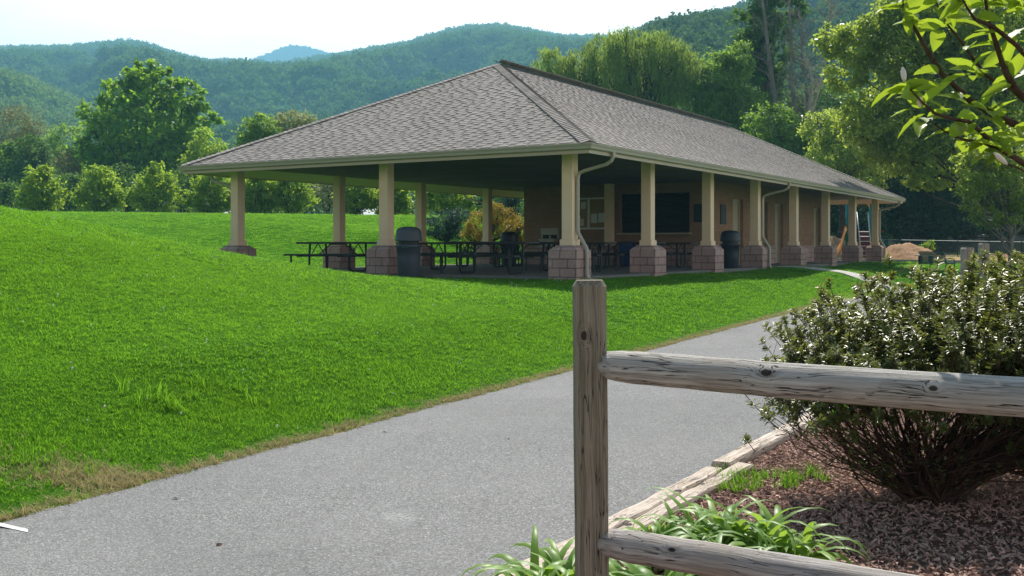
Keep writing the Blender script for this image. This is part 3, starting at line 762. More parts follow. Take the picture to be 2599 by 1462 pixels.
for i in range(60):
    e = np.array([R.uniform(-.98, .25), R.uniform(-.45, .45), R.uniform(.20, .78)]); e[2] = max(e[2], .18+.35*abs(e[0]))
    c = curve((R.normal(0,.04), R.normal(0,.04), .03), e, -.07, 8, .03); fan.tube(c, [.0085*(1-.85*q/7) for q in range(8)], 4, cap=False)
    for j in range(3, 8):
        for _ in range(3):
            LP.append(c[j][None]+R.normal(0,.012,(2,3))); az = R.uniform(0,6.28,2); LD.append(np.stack([np.cos(az), np.sin(az), R.uniform(-.1,.7,2)], 1)); LN.append(np.array([0,0,1.])+R.normal(0,.3,(2,3))); RNl.append(R.uniform(0,1,2))
        if R.uniform() < .5: q_e = c[j]+np.array([R.uniform(-.2,.05), R.normal(0,.08), R.uniform(.05,.2)]); fan.tube([c[j], (c[j]+q_e)/2+R.normal(0,.012,3), q_e], [.003,.002,.001], 3, cap=False)
fan.build('stems', B_twig, shrub, smooth=True)
LP, LD, LN, RNl = map(np.concatenate, (LP, LD, LN, RNl))
V, Fc = leaves(LP, LD, LN, R.uniform(.027, .045, len(LP)), R.uniform(.011, .017, len(LP)), L6)
mesh_obj('foliage', V, Fc, M_gloss, shrub, rnd=np.repeat(RNl, 2), smooth=True)
stems.build('twigs', B_twig, shrub)
mb = MB()
for i in range(11):
    az = 2.2+R.uniform(-1.9, 1.9); e = np.array([math.cos(az)*R.uniform(.25, .9), math.sin(az)*R.uniform(.1, .5), R.uniform(.38, .72)])
    mb.tube(curve((R.normal(0,.05), R.normal(0,.05), -.03), e, -.05, 7, .025), [.020*(1-.8*q/6) for q in range(7)], 6, cap=False)
for i in R.choice(len(tips), 300, replace=False):
    e = tips[i]; a = np.array([R.normal(0,.05)+e[0]*.22, R.normal(0,.05)+e[1]*.22, .10+.2*e[2]])
    mb.tube(curve(a, e, -.09, 6, .03), [.006*(1-.7*q/5) for q in range(6)], 4, cap=False)
    if R.uniform() < .45: mb.tube(curve((R.normal(0,.05), R.normal(0,.05), 0), a, 0, 4, .04), .008, 4, cap=False)
mb.tube([(0,0,-.04),(.0,0,.10),(.02,0,.25)], [.075,.06,.045], 8)
mb.build('branches', B_twig, shrub, smooth=True)

# large-leaved branches at the upper right
M_mag = mat_leaf('magnolia_leaf', (.075,.17,.022), (.19,.31,.045), .50, .45, .3, (.42,.56,.035))
M_bud = mat_plain('pale_bud', (.75,.66,.58), .5, .2, .08, 20)
mg = np.array([2.75, 4.55]); mz = bed_z(*mg)
mag = thing('magnolia_tree', 'close large-leaved tree whose branches hang in at the upper right', 'tree', (mg[0], mg[1], mz))
O = np.array([mg[0], mg[1], mz])
br = [([(2581,318),(2515,288),(2458,252),(2392,189),(2356,133),(2326,80),(2296,30),(2286,-25)],4.3,.016),
      ([(2581,232),(2555,189),(2531,119),(2511,60),(2498,-20)],4.15,.018),
      ([(2581,236),(2561,219),(2530,210),(2505,192),(2472,152),(2432,96),(2405,63),(2374,2)],4.45,.011),
      ([(2581,116),(2518,66),(2475,50),(2455,20),(2436,-15)],4.0,.011),
      ([(2581,404),(2531,374),(2485,331),(2458,308),(2415,301),(2372,288),(2336,255),(2310,226)],4.1,.012),
      ([(2531,376),(2492,360),(2448,355),(2399,335),(2362,308)],4.12,.008),
      ([(2581,424),(2556,417),(2537,398)],4.0,.006)]
trunk = MB(); hub = np.array([0, 0, 1.35])
trunk.tube([(0,0,-.1),(.03,0,.5),(0,.02,1.0),(0,0,1.4),(.1,0,2.4),(.15,.1,3.4)], [.07,.06,.055,.05,.035,.015], 10)
bpt = []
for pl, Y, r0 in br:
    w = [px(a, b, Y-.05*i)-O for i, (a, b) in enumerate(pl)]
    st = hub+np.array([.0, 0, (w[0][2]-1.35)*.55-.05]); path_ = ([st, (st+w[0])/2+np.array([0,0,-.03])] if len(pl) != 5 or r0 > .01 else [])+w
    n_p = len(path_); trunk.tube(path_, [r0*(1.15-.9*i/(n_p-1)) for i in range(n_p)], 7, cap=False); bpt.append(w)
trunk.build('branches', B_brown, mag, smooth=True)
# a leaf with a midrib, folded and drooping
gxn, gyn = 9, 5; tv = []; tf = []
for i in range(gxn):
    q = i/(gxn-1); wdt = (math.sin(math.pi*min(1, q**.8))**.8)*.5*(1 if q < .98 else .4)+.004
    for j in range(gyn):
        s_ = (j-(gyn-1)/2)/((gyn-1)/2)
        tv.append((q, s_*wdt, abs(s_)*wdt*.16-.22*q*q+.012*math.sin(q*22)*abs(s_)))
for i in range(gxn-1):
    for j in range(gyn-1): tf.append((i*gyn+j, (i+1)*gyn+j, (i+1)*gyn+j+1, i*gyn+j+1))
MAGT = (np.array(tv), np.array(tf))
tw_m = MB(); LP = []; LD = []; LN = []; LL = []
def whorl(x, y, Y, k, L=.118, dirx=-.3, dz=.1):
    p = px(x, y, Y)-O; a0 = R.uniform(0, 6.28); k += 1
    for i in range(k):
        a = a0+6.283*i/k+R.normal(0, .3); d = np.array([math.cos(a)+dirx*.6, math.sin(a)*.8, R.normal(dz, .35)])
        LP.append(p+R.normal(0, .015, 3)); LD.append(d); LN.append(np.array([0,0,1.])+R.normal(0, .45, 3)); LL.append(L*R.uniform(.65, 1.2))
for x, y, Y, k in ((2303,222,3.78,7),(2338,262,3.85,5),(2356,300,3.9,5),(2296,20,3.95,7),(2330,60,4.0,4),(2370,8,4.1,6),(2405,55,4.15,3),(2436,-5,3.85,6),(2470,45,3.9,3),(2500,-10,4.0,6),
                   (2488,185,4.3,5),(2440,110,4.25,3),(2450,255,4.1,3),(2505,285,4.2,5),(2540,300,4.25,5),(2448,345,4.0,5),(2490,350,4.05,5),(2520,370,4.1,4),(2415,302,3.95,3),(2570,95,4.0,4),(2560,20,4.0,5),
                   (2535,120,4.1,3),(2395,190,4.1,2),(2575,330,4.2,3),(2540,395,4.0,3),(2575,200,4.1,3)): whorl(x, y, Y, k)
for _ in range(26):            # the rest of the crown, round the top of the trunk
    az = R.uniform(-1.9, 1.5); rr_ = R.uniform(.25, 1.0); z_ = R.uniform(1.9, 3.7); e = np.array([.15+rr_*math.cos(az)*.9, rr_*math.sin(az)*.9, z_])
    tw_m.tube([np.array([.1+.015*z_, .02, z_-.55*rr_-.1]), e*.6+np.array([.05,.01,z_*.4-.05]), e], [.012,.008,.004], 5, cap=False)
    for i in range(7):
        a = 6.283*i/7+R.normal(0,.3); LP.append(e+R.normal(0,.02,3)); LD.append(np.array([math.cos(a), math.sin(a)*.8, R.normal(.1,.35)])); LN.append(np.array([0,0,1.])+R.normal(0,.45,3)); LL.append(.12*R.uniform(.65,1.2))
tw_m.build('twigs', B_brown, mag, smooth=True)
LP, LD, LN, LL = np.array(LP), np.array(LD), np.array(LN), np.array(LL)
V, Fc = leaves(LP, LD, LN, LL, LL*R.uniform(.34, .48, len(LL)), MAGT)
rn = np.repeat(R.uniform(0, 1, len(LL)), len(MAGT[1]))
mesh_obj('leaves', V, Fc, M_mag, mag, smooth=True, rnd=rn)
for (x, y, Y, tx, ty, L) in ((2296,207,3.75,-.1,.1,.055),(2335,272,3.82,-.05,.1,.05),(2556,417,3.9,-.5,-.1,.07)):
    p = px(x, y, Y)-O; d = np.array([tx, ty, 1.0 if L < .06 else .4]); d /= np.linalg.norm(d); mb = MB()
    mb.tube([p+d*L*q for q in (0,.2,.45,.7,.9,1)], [.004,.008,.010,.009,.005,.001], 8); mb.build('bud', M_bud, mag, smooth=True)

# ------------------------------------------------------------------ pavilion
pav = thing('picnic_pavilion', 'long open picnic pavilion with a shingled hip roof and cream columns', 'pavilion', P0, PA)
SX, NB, YW = 4.33, 7, 10.69
CW = .28
XE, YE = NB*SX+CW, YW+CW              # outer column rectangle
OV = .9
EX0, EX1, EY0, EY1 = -OV, XE+OV, -OV, YE+OV
EZ, PITCH = 2.95, .5
# columns and piers
col = MB(); col.box(0, CW, 0, CW, .86, 2.94); col.box(-.035, CW+.035, -.035, CW+.035, .715, .86)
c0 = col.build('column', M_cream, pav, bevel=.012)
pr = MB(); pc = CW/2; pr.box(pc-.365, pc+.365, pc-.365, pc+.365, -.25, .605); pr.frustum(pc, pc, .605, .722, .365, .235)
pier0 = pr.build('pier', M_pier, c0, bevel=.012)
spots = [(SX*i, 0) for i in range(8)]+[(SX*i, YW) for i in range(8)]+[(0, YW/2), (XE-CW, YW/2), (12.72, YW/2-.05)]
for i, (x, y) in enumerate(spots):
    o = c0 if i == 0 else copy_tree(c0, pav); o.location = (x, y, 0)
# beams, ceiling, soffit, fascia, gutter
bm_ = MB(); bm_.ring(0, XE, 0, YE, [(-.02,2.935),(-.02,3.27),(-.26,3.27),(-.26,2.935)]); bm_.box(13.02, 13.24, .26, YE-.26, 2.93, 3.262)
bm_.build('beam', M_beam, pav)
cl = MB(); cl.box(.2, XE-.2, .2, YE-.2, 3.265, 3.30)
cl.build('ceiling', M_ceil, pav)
sf = MB(); sf.ring(EX0, EX1, EY0, EY1, [(-.035,2.745),(-OV+.015,2.925),(-OV+.015,2.95),(-.035,2.77)]); sf.build('soffit', M_trim, pav)
fa = MB(); fa.ring(EX0, EX1, EY0, EY1, [(0,2.72),(0,2.94),(-.03,2.94),(-.03,2.72)]); fa.build('fascia', M_trim, pav)
gu = MB(); gu.ring(EX0, EX1, EY0, EY1, [(.003,2.800),(.055,2.800),(.085,2.815),(.092,2.86),(.118,2.905),(.122,2.935),(.108,2.938),(.1,2.91),(.003,2.905)])
gu.build('gutter', M_gutter, pav)
# roof of shingle courses
def mat_shingle():
    n = NT('asphalt_shingle'); f = n.attr('rnd'); v = n.coord('Object'); g = n.noise(v, 90, 3, .8); b = n.noise(v, .7, 4)
    col = n.ramp(f, [(.0, (.055,.048,.044)), (.22, (.15,.136,.125)), (.6, (.275,.25,.23)), (1.0, (.39,.355,.33))])
    col = n.mix(n.ramp(g, [(.35, .5), (.65, 0.0)]), col, (.16,.145,.135))
    col = n.mix(n.ramp(b, [(.4, 0.0), (.75, .3)]), col, (.36,.33,.31))
    return n.done(n.bsdf(col, .92, .15))
M_shin = mat_shingle()
HW = (EY1-EY0)/2; RZ = EZ+HW*PITCH; th = math.atan(PITCH); ct, st_ = math.cos(th), math.sin(th); SL = HW/ct
dk = MB(); e = .025
cor = [(EX0-e,EY0-e,EZ),(EX1+e,EY0-e,EZ),(EX1+e,EY1+e,EZ),(EX0-e,EY1+e,EZ)]; ra, rb = (EX0+HW,(EY0+EY1)/2,RZ), (EX1-HW,(EY0+EY1)/2,RZ)
dk.add(cor+[ra, rb]+[(p[0],p[1],EZ-.02) for p in cor], [(0,1,5,4),(1,2,5),(2,3,4,5),(3,0,4),(0,6,7,1),(1,7,8,2),(2,8,9,3),(3,9,6,0),(6,9,8,7)])
V = list(map(tuple, dk.v)); Fq = list(dk.f); RN = [.3]*len(dk.f)
EXPO = .142; NC = int(SL/EXPO)
def slope(org_, eu, ei, Ln):
    org_, eu, ei = map(np.array, (org_, eu, ei)); vv = ei*ct+np.array([0,0,st_]); nn = -ei*st_+np.array([0,0,ct])
    def pt(u, v_, o): return tuple(org_+eu*u+vv*v_+nn*o)
    def quad(a, b, c, d, r): k = len(V); V.extend([a, b, c, d]); Fq.append((k, k+1, k+2, k+3)); RN.append(r)
    for k in range(NC+1):
        v0 = k*EXPO; v1 = min(v0+EXPO, SL); lo, hi = v0*ct, Ln-v0*ct
        lo1, hi1 = v1*ct, Ln-v1*ct
        if hi-lo < .05: break
        # base layer of this course, its butt face darkened for shade
        x = lo-.02
        while x < hi:
            x2 = min(x+R.uniform(.25,.5), hi+.02); c = R.uniform(.40, .52)
            a0, b0 = max(x, lo-.02), x2
            a1, b1 = np.clip(a0, lo1, hi1), np.clip(b0, lo1, hi1)
            quad(pt(a0,v0,.012), pt(b0,v0,.012), pt(b1,v1+.004,.004), pt(a1,v1+.004,.004), c); quad(pt(a0,v0,.0), pt(b0,v0,.0), pt(b0,v0,.012), pt(a0,v0,.012), .05); x = x2
        # raised tabs with gaps between them; edge shade put into dark butt colour
        x = lo-R.uniform(0, .2)
        while x < hi:
            w_ = R.uniform(.13, .34); a0, b0 = max(x, lo), min(x+w_, hi); x += w_+R.uniform(.07, .2)
            if b0-a0 < .04: continue
            a1, b1 = np.clip(a0+.008, lo1, hi1), np.clip(b0-.008, lo1, hi1); c = R.uniform(.56, .76)
            h_ = .021
            quad(pt(a0,v0,h_), pt(b0,v0,h_), pt(b1,v1+.004,.014), pt(a1,v1+.004,.014), c)
            quad(pt(a0,v0,.0), pt(b0,v0,.0), pt(b0,v0,h_), pt(a0,v0,h_), .0)
            if b1 > a1: quad(pt(a0,v0,.008), pt(a0,v0,h_), pt(a1,v1,.014), pt(a1,v1,.003), .1); quad(pt(b0,v0,.008), pt(b1,v1,.003), pt(b1,v1,.014), pt(b0,v0,h_), .1)
LX, LY = EX1-EX0, EY1-EY0
slope((EX0,EY0,EZ), (1,0,0), (0,1,0), LX); slope((EX1,EY0,EZ), (0,1,0), (-1,0,0), LY)
slope((EX1,EY1,EZ), (-1,0,0), (0,-1,0), LX); slope((EX0,EY1,EZ), (0,-1,0), (1,0,0), LY)
roof = mesh_obj('roof', V, Fq, M_shin, pav, rnd=RN)
# hip and ridge caps: overlapping bent shingles
V2 = []; F2 = []; R2 = []
def caps(a, b, n1, n2, step=.14, hw=.20, lift=.035):
    a, b = np.array(a), np.array(b); d = b-a; L = np.linalg.norm(d); d /= L; k = int(L/step)
    s1 = np.cross(n1, d); s1 = s1/np.linalg.norm(s1); s2 = np.cross(d, n2); s2 = s2/np.linalg.norm(s2)
    up = (n1+n2); up /= np.linalg.norm(up)
    for i in range(k):
        p0 = a+d*i*step+up*(lift+.014); p1 = a+d*(i*step+step*1.25)+up*lift*.9; c = R.uniform(.45, 1)
        for s_ in (s1, s2):
            w_ = hw*R.uniform(.97, 1.03); kk = len(V2)
            V2.extend([p0, p0+s_*w_, p1+s_*w_, p1]); F2.append((kk, kk+1, kk+2, kk+3)); R2.append(c)
            V2.extend([p0-up*.022, p0+s_*w_-up*.022]); F2.append((kk, kk+4, kk+5, kk+1)); R2.append(.25)
            V2.extend([p1+s_*w_-up*.02]); F2.append((kk+1, kk+5, kk+6, kk+2)); R2.append(.45)
nF, nR, nB, nL = (np.array(q) for q in ((-st_,0,ct),(0,-st_,ct),(st_,0,ct),(0,st_,ct)))
caps(cor[0], ra, nF, nR); caps(cor[3], ra, nL, nF); caps(cor[1], rb, nR, nB); caps(cor[2], rb, nB, nL)
caps(np.array(ra), np.array(rb), nR, nL, .14, .17, .06)
ridge = mesh_obj('ridge_cap', V2, F2, M_shin, roof, rnd=R2)
rv = MB(); rv.box(EX0+HW, EX1-HW, (EY0+EY1)/2-.15, (EY0+EY1)/2+.15, RZ-.075, RZ+.005); rv.build('ridge_vent', M_dark, roof)
# downspouts
def downspout(t, side, label=None):
    y0 = -1 if side == 0 else 1; base_y = 0 if side == 0 else YE
    Y_ = lambda d: base_y+y0*d
    mb = MB(); s_ = [(t,Y_(OV+.055),2.82),(t,Y_(OV+.055),2.72),(t,Y_(OV+.0),2.62),(t,Y_(OV-.12),2.55),(t,Y_(.20),2.42),(t,Y_(.085),2.37),(t,Y_(.05),2.26),(t,Y_(.05),1.10),(t,Y_(.065),1.0),(t,Y_(.27),.66),(t,Y_(.285),.56),(t,Y_(.285),.06),(t,Y_(.33),-.04),(t,Y_(.47),-.10)]
    mb.tube(s_, .048, 8, sq=(.85,.95)); return mb.build('downspout', M_gutter, pav, bevel=.006)
for t in (.17, SX*3+.33, SX*7+.2): downspout(t, 0)
for t in (.17, SX*3+.17): downspout(t, 1)
# brick building
BX0, BX1, BY0, BY1 = 13.26, 27.3, 1.65, 9.25; TH = .25; HZ = 3.258
doors = [(15.15,16.25),(17.95,19.05),(20.0,21.05),(25.5,26.55)]
wl = MB(); wb = MB(); x = BX0
DH = 2.40
for (a, b) in doors+[(BX1, BX1)]:
    wl.box(x, a, BY0, BY0+TH, .0, HZ); wb.box(x+(.03 if x > BX0 else -.03), a-(.03 if a < BX1 else -.03), BY0-.03, BY0, -.05, .70)
    if a < BX1: wl.box(a, b, BY0, BY0+TH, DH, HZ)
    x = b
SW0, SW1, SZ0, SZ1 = 2.54, 5.18, 1.16, 2.57
fy0, fy1 = BY0+TH, BY1
wl.box(BX0, BX0+TH, fy0, SW0, 0, HZ); wl.box(BX0, BX0+TH, SW1, fy1, 0, HZ); wl.box(BX0, BX0+TH, SW0, SW1, 0, SZ0); wl.box(BX0, BX0+TH, SW0, SW1, SZ1, HZ)
wb.box(BX0-.03, BX0, BY0, BY1+.03, -.05, .70)
wl.box(BX0+TH, BX1, BY1-TH, BY1, 0, HZ); wl.box(BX1-TH, BX1, BY0+TH, BY1-TH, 0, HZ)
wb.box(BX1, BX1+.03, BY0-.03, BY1, -.05, .70)
wall = wl.build('wall', M_brick, pav); wb.build('block_base', M_pier, wall)
for i, (a, b) in enumerate(doors):
    d_ = MB(); d_.box(a+.05, b-.05, BY0+.19, BY0+.235, .02, DH-.05); dr_ = d_.build('door', M_door, pav)
    fr = MB(); fr.box(a+.002, a+.05, BY0+.12, BY0+.245, 0, DH-.002); fr.box(b-.05, b-.002, BY0+.12, BY0+.245, 0, DH-.002); fr.box(a+.05, b-.05, BY0+.12, BY0+.245, DH-.05, DH-.002); fr.build('frame', M_trim, dr_)
    hd = MB(); hd.tube([(b-.14,BY0+.19,1.02),(b-.14,BY0+.13,1.02),(b-.26,BY0+.13,1.02)], .012, 6); hd.build('handle', M_steel, dr_)
sh = MB()
for k in range(18):
    z = SZ0+.02+k*(SZ1-SZ0-.02)/18; sh.add([(BX0+.13,SW0,z),(BX0+.13,SW1,z),(BX0+.10,SW1,z+.04),(BX0+.10,SW0,z+.04),(BX0+.13,SW1,z+.078),(BX0+.13,SW0,z+.078)], [(0,1,2,3),(3,2,4,5)])
shut = sh.build('serving_shutter', M_dark, pav)
sl_ = MB(); sl_.box(BX0-.22, BX0+.12, SW0-.1, SW1+.1, SZ0-.05, SZ0+.002); sl_.build('counter', M_trim, pav, bevel=.006)
# concrete floor and walk
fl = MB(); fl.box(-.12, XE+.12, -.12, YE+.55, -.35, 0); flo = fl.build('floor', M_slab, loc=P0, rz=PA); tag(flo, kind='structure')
v = []; f = []
for i, s in enumerate(np.linspace(-.13, -5.28, 22)):
    for t in (14.45, 15.40):
        q = W(t, s); v.append((q[0], q[1], (gz(q[0], q[1]) if s < -.5 else .80)+.035))
    if i: k = i*2; f.append((k-2, k-1, k+1, k))
k = len(v); v += [(a, b, c-.2) for a, b, c in v]; f += [(a, b, b+k, a+k) for a, b in [(i, i+2) for i in range(0, k-2)]]
wk = mesh_obj('walkway', v, f, M_conc); tag(wk, kind='structure')

# ------------------------------------------------------------------ things in the pavilion
def at(t, s, z=0): return W(t, s, z)
# ceiling lights
lg = None
for i, (t, s, lb) in enumerate(((6.8,5.5,'white ceiling light nearest the middle of the pavilion front'),(6.9,9.7,'white ceiling light near the far left row of columns'),(11.3,5.4,'white ceiling light close to the front brick wall'),(2.4,9.6,'white ceiling light over the leftmost table'),(11.3,1.5,'white ceiling light between the near columns and the brick wall'))):
    o = thing('ceiling_light', lb, 'light', at(t, s, 3.265), PA, 'ceiling lights under the pavilion roof')
    b = MB(); b.box(-.17,.17,-.62,.62,-.03,0); b.build('housing', M_white, o, bevel=.006)
    b = MB(); b.box(-.15,.15,-.6,.6,-.085,-.031); b.build('diffuser', M_paper, o, bevel=.02)
# notice board
nb = thing('notice_board', 'white framed notice board with papers on the dark brick wall', 'notice board', at(BX0-.001, 6.45, 1.89), PA)
hw_, hh_ = .76, .52
b = MB(); b.box(-.05,0,-hw_,hw_,-hh_,hh_); b.build('cork_panel', M_cork, nb)
b = MB(); b.box(-.085,-.001,-hw_-.05,hw_+.05,hh_,hh_+.06); b.box(-.085,-.001,-hw_-.05,hw_+.05,-hh_-.06,-hh_); b.box(-.085,-.001,-hw_-.05,-hw_,-hh_,hh_); b.box(-.085,-.001,hw_,hw_+.05,-hh_,hh_); b.box(-.085,-.051,-.05,.03,-hh_,hh_); b.build('frame', M_white, nb)
for (y, z, w_, h_) in ((-.22,-.18,.25,.34),(-.52,-.16,.24,.34),(.22,.3,.2,.26),(.48,-.25,.3,.3),(.30,-.32,.2,.26)):
    b = MB(); b.box(-.058,-.051,y-w_/2,y+w_/2,z-h_/2,z+h_/2); b.build('paper_sheet', M_paper, nb)
# plaques
o = thing('wall_plaque', 'dark rectangular plaque on the brick beside the first door', 'sign', at(14.13, BY0-.002, 1.81), PA); b = MB(); b.box(-.26,.26,-.03,0,-.33,.33); b.build('panel', M_dark, o, bevel=.01)
b = MB(); b.box(-.28,.28,-.022,-.001,-.35,.35); b.build('backing', M_black, o)
o = thing('wall_plaque', 'dark plaque near the right end of the shaded front wall, behind a column', 'sign', at(BX0-.002, 2.15, 1.84), PA); b = MB(); b.box(-.03,0,-.2,.2,-.29,.29); b.build('panel', M_can2, o, bevel=.01)
b = MB(); b.box(-.022,-.001,-.22,.22,-.31,.31); b.build('backing', M_black, o)
# drinking fountain
o = thing('drinking_fountain', 'pale boxy drinking fountain with a dark recess against the brick wall', 'drinking fountain', at(BX0-.032, 8.05, 0), PA)
b = MB(); b.box(-.12,0,-.38,.38,1.12,1.36); b.box(-.09,0,-.38,.38,.98,1.12); b.build('back_panel', M_beige, o, bevel=.015)
b = MB(); b.box(-.34,-.01,-.32,.32,.62,.92); b.box(-.36,0,-.35,.35,.92,.97); b.build('basin', M_beige, o, bevel=.02)
b = MB(); b.box(-.1,-.091,-.30,-.02,.985,1.115); b.box(-.1,-.091,.03,.30,.985,1.115); b.build('recess', M_dark, o)  # dark plates laid on the panel, coloured as the shade of a recess
b = MB(); b.tube([(-.28,-.12,.97),(-.28,-.12,1.04),(-.2,-.12,1.06)], .014, 8); b.build('spout', M_steel, o)
# picnic tables
def frame_mb(y):
    mb = MB(); r = .031
    def rp(a0, a1):
        p = []
        for x0, sgn in ((-.33, 1),):
            p += [(-.33,y,.758),(-.35,y,.45),(-.36,y,.16)]
            for k in range(1, 6): a = math.pi/2*k/5; p.append((-.36+.13-.13*math.cos(a), y, .155-.13*math.sin(a)))
            for k in range(0, 6): a = math.pi/2*(1-k/5); p.append((.36-.13+.13*math.cos(a), y, .155-.13*math.sin(a)))
            p += [(.35,y,.45),(.33,y,.758)]
        return p
    mb.tube(rp(0, 0), r, 8); return mb
def make_table():
    root = thing('picnic_table', 'x', 'picnic table', (0,0,0), 0, 'picnic tables under the pavilion roof')
    b = MB()
    for k in range(5): x = -.37+k*.148; b.box(x, x+.142, -1.2, 1.2, .760, .815)
    b.box(-.34, .37, -.03, .03, .735, .759)
    b.build('tabletop', M_black, root, bevel=.006)
    for s_ in (-1, 1):
        b = MB(); x = .62*s_ if s_ > 0 else -.62-.26
        b.box(x, x+.126, -1.2, 1.2, .435, .485); b.box(x+.134, x+.26, -1.2, 1.2, .435, .485); bn = b.build('bench', M_black, root, bevel=.006)
        for y in (-.95, .95): q = MB(); q.tube([(.76*s_,y*1.08,.434),(.76*s_,y*1.08,.012)], .028, 8); q.build('bench_leg', M_black, bn)
    for y in (-.72, .72):
        fr = frame_mb(y).build('leg', M_black, root, smooth=True)
        a = MB(); a.tube([(-.86,y,.425),(.86,y,.425)], .02, 8); a.tube([(-.02,y,.757),(-.30,y,.43)], .015, 6); a.tube([(.02,y,.757),(.30,y,.43)], .015, 6)
        a.tube([(0,y*.35,.757),(0,y,.44)], .015, 6); a.build('brace', M_black, fr)
    return root
tb0 = make_table()
tb = [(1.15,8.0,'black picnic table at the far left front, between the two left columns'),(1.25,3.0,'black picnic table behind the grey trash can at the front'),(4.7,2.55,'black picnic table just behind the near corner column'),(4.8,7.9,'black picnic table in the second row on the left'),
      (8.0,2.5,'black picnic table in front of the serving window'),(8.2,7.9,'black picnic table in the third row on the left, by the inner trash can'),(10.9,2.6,'black picnic table closest to the serving counter'),(10.8,7.3,'black picnic table in the back row near the pale fountain')]
for i, (t, s, lb) in enumerate(tb):
    o = tb0 if i == 0 else copy_tree(tb0); o.location = at(t, s, .002); o.rotation_euler = (0, 0, PA+R.normal(0, .03)); o['label'] = lb
# trash cans
def trash(t, s, z, sc_, mat, mat2, label):
    o = thing('trash_can', label, 'trash can', at(t, s, z), PA+.4, 'round trash cans with domed lids')
    b = MB(); b.lathe([(.235,0),(.25,.02),(.275,.45),(.29,.70),(.315,.71),(.318,.76),(.295,.77),(.28,.765)], 28); bd = b.build('body', mat, o, smooth=True)
    b = MB(); b.lathe([(.255,.766),(.25,.79),(.25,.86),(.25,.875)], 28); b.build('gap_shade_band', M_dark, o, smooth=True)  # dark solid band, coloured as the shade in the gap under the lid
    b = MB(); b.lathe([(.31,.845),(.325,.85),(.318,.88),(.306,1.02),(.295,1.09),(.26,1.15),(.18,1.185),(.06,1.20)], 28); b.build('dome_lid', mat2, o, smooth=True)
    for a in (0, math.pi): b = MB(); c_, s2 = math.cos(a), math.sin(a); b.tube([(.305*c_-.07*s2,.305*s2+.07*c_,.70),(.36*c_-.06*s2,.36*s2+.06*c_,.69),(.36*c_+.06*s2,.36*s2-.06*c_,.69),(.305*c_+.07*s2,.305*s2-.07*c_,.70)], .014, 6); b.build('handle', mat, o)
    o.scale = (sc_,)*3
trash(-.42, 4.35, -.05, 1.03, M_can, M_can, 'blue grey trash can with domed lid standing at the front column')
trash(10.95, .22, .0, 1.0, M_can2, M_can2, 'dark trash can between two right-hand columns, before the brick wall')
trash(10.0, 7.9, .0, 1.0, M_can2, M_can2, 'black trash can deep inside the pavilion among the tables')
o = thing('recycling_bin', 'blue recycling bin half hidden behind a column pier', 'recycling bin', at(12.5, 4.55, 0), PA); b = MB(); b.frustum(0, 0, 0, .78, .20, .25); b.build('body', M_bluebin, o, bevel=.03)
b = MB(); b.frustum(0, 0, .78, .86, .265, .20); b.build('lid', M_bluebin, o, bevel=.02)

# ------------------------------------------------------------------ playground side
pg = gbase(2300, 51)
def pile(name, label, cx_, Y, w, d, h, seed):
    b0 = gbase(cx_, Y); rr = np.random.default_rng(seed); n = 36; V = []; Fc = []
    ph_ = rr.uniform(0, 6, 6)
    for i in range(n+1):
        for j in range(n+1):
            a, b = i/n*2-1, j/n*2-1; r = math.hypot(a, b)
            hh = max(0, 1-r**1.5)**.9*(1+.22*math.sin(a*5+ph_[0])*math.cos(b*4+ph_[1])+.14*math.sin(a*9+ph_[2]+b*3))
            V.append((a*w, b*d, h*hh-.05+rr.uniform(-.05,.05)*(r < 1)))
    Fc = [(i*(n+1)+j, (i+1)*(n+1)+j, (i+1)*(n+1)+j+1, i*(n+1)+j+1) for i in range(n) for j in range(n)]
    o = mesh_obj(name, V, Fc, M_sand, smooth=True, loc=b0); tag(o, label, 'mulch pile')
pile('mulch_pile', 'reddish brown mulch pile right of the last column, before the wire fence', 2302, 51.5, 1.9, 1.8, .80, 4)
pile('mulch_pile', 'brown mulch heap seen between the last columns by the slide', 2128, 58, 1.8, 1.8, .95, 9)
mb = MB(); a = px(2100, 640, 51.2); b = px(2540, 640, 47.2)
za, zb = gz(a[0], a[1]), gz(b[0], b[1])
mb.tube([(a[0],a[1],za+.06),(b[0],b[1],zb+.06)], .085, 4, sq=(1,1.1)); o = mb.build('border_timber', M_conc); tag(o, 'pale border timber in front of the mulch pile', 'edging timber')
pl = thing('playset', 'teal and orange playground climber with slide beyond the last columns', 'play structure', gbase(2180, 55))
Ob = np.array(pl.location)
def lp(x, y, Y): return px(x, y, Y)-Ob
for x, Y in ((2151,54.2),(2211,54.2),(2158,56.4),(2213,56.4)):
    q = lp(x, 480, Y); mb = MB(); mb.tube([(q[0],q[1],-.2),(q[0],q[1],3.55)], .10, 10); mb.lathe([(.11,3.55),(.11,3.6),(.05,3.64)], 10, (q[0], q[1])); mb.build('post', M_teal, pl, smooth=True)
q0, q1 = lp(2172, 530, 54.1), lp(2206, 530, 54.1); mb = MB(); n = 12
for i in range(n+1):
    k = i/n; x = q0[0]+(q1[0]-q0[0])*k; zt = 3.05+.18*math.sin(math.pi*k); zb_ = 2.55+.38*math.sin(math.pi*k)
    mb.v += [(x,q0[1]-.03,zt),(x,q0[1]-.03,zb_),(x,q0[1]+.03,zt),(x,q0[1]+.03,zb_)]
for i in range(n):
    a = i*4; mb.f += [(a,a+1,a+5,a+4),(a+2,a+6,a+7,a+3),(a,a+4,a+6,a+2),(a+1,a+3,a+7,a+5)]
mb.build('arch_panel', M_orange, pl)
mb = MB(); c0_, c1_ = lp(2155, 600, 54.2), lp(2210, 600, 56.2); mb.box(c0_[0], c1_[0], c0_[1], c1_[1], 1.30, 1.38); mb.build('deck', M_maroon, pl)
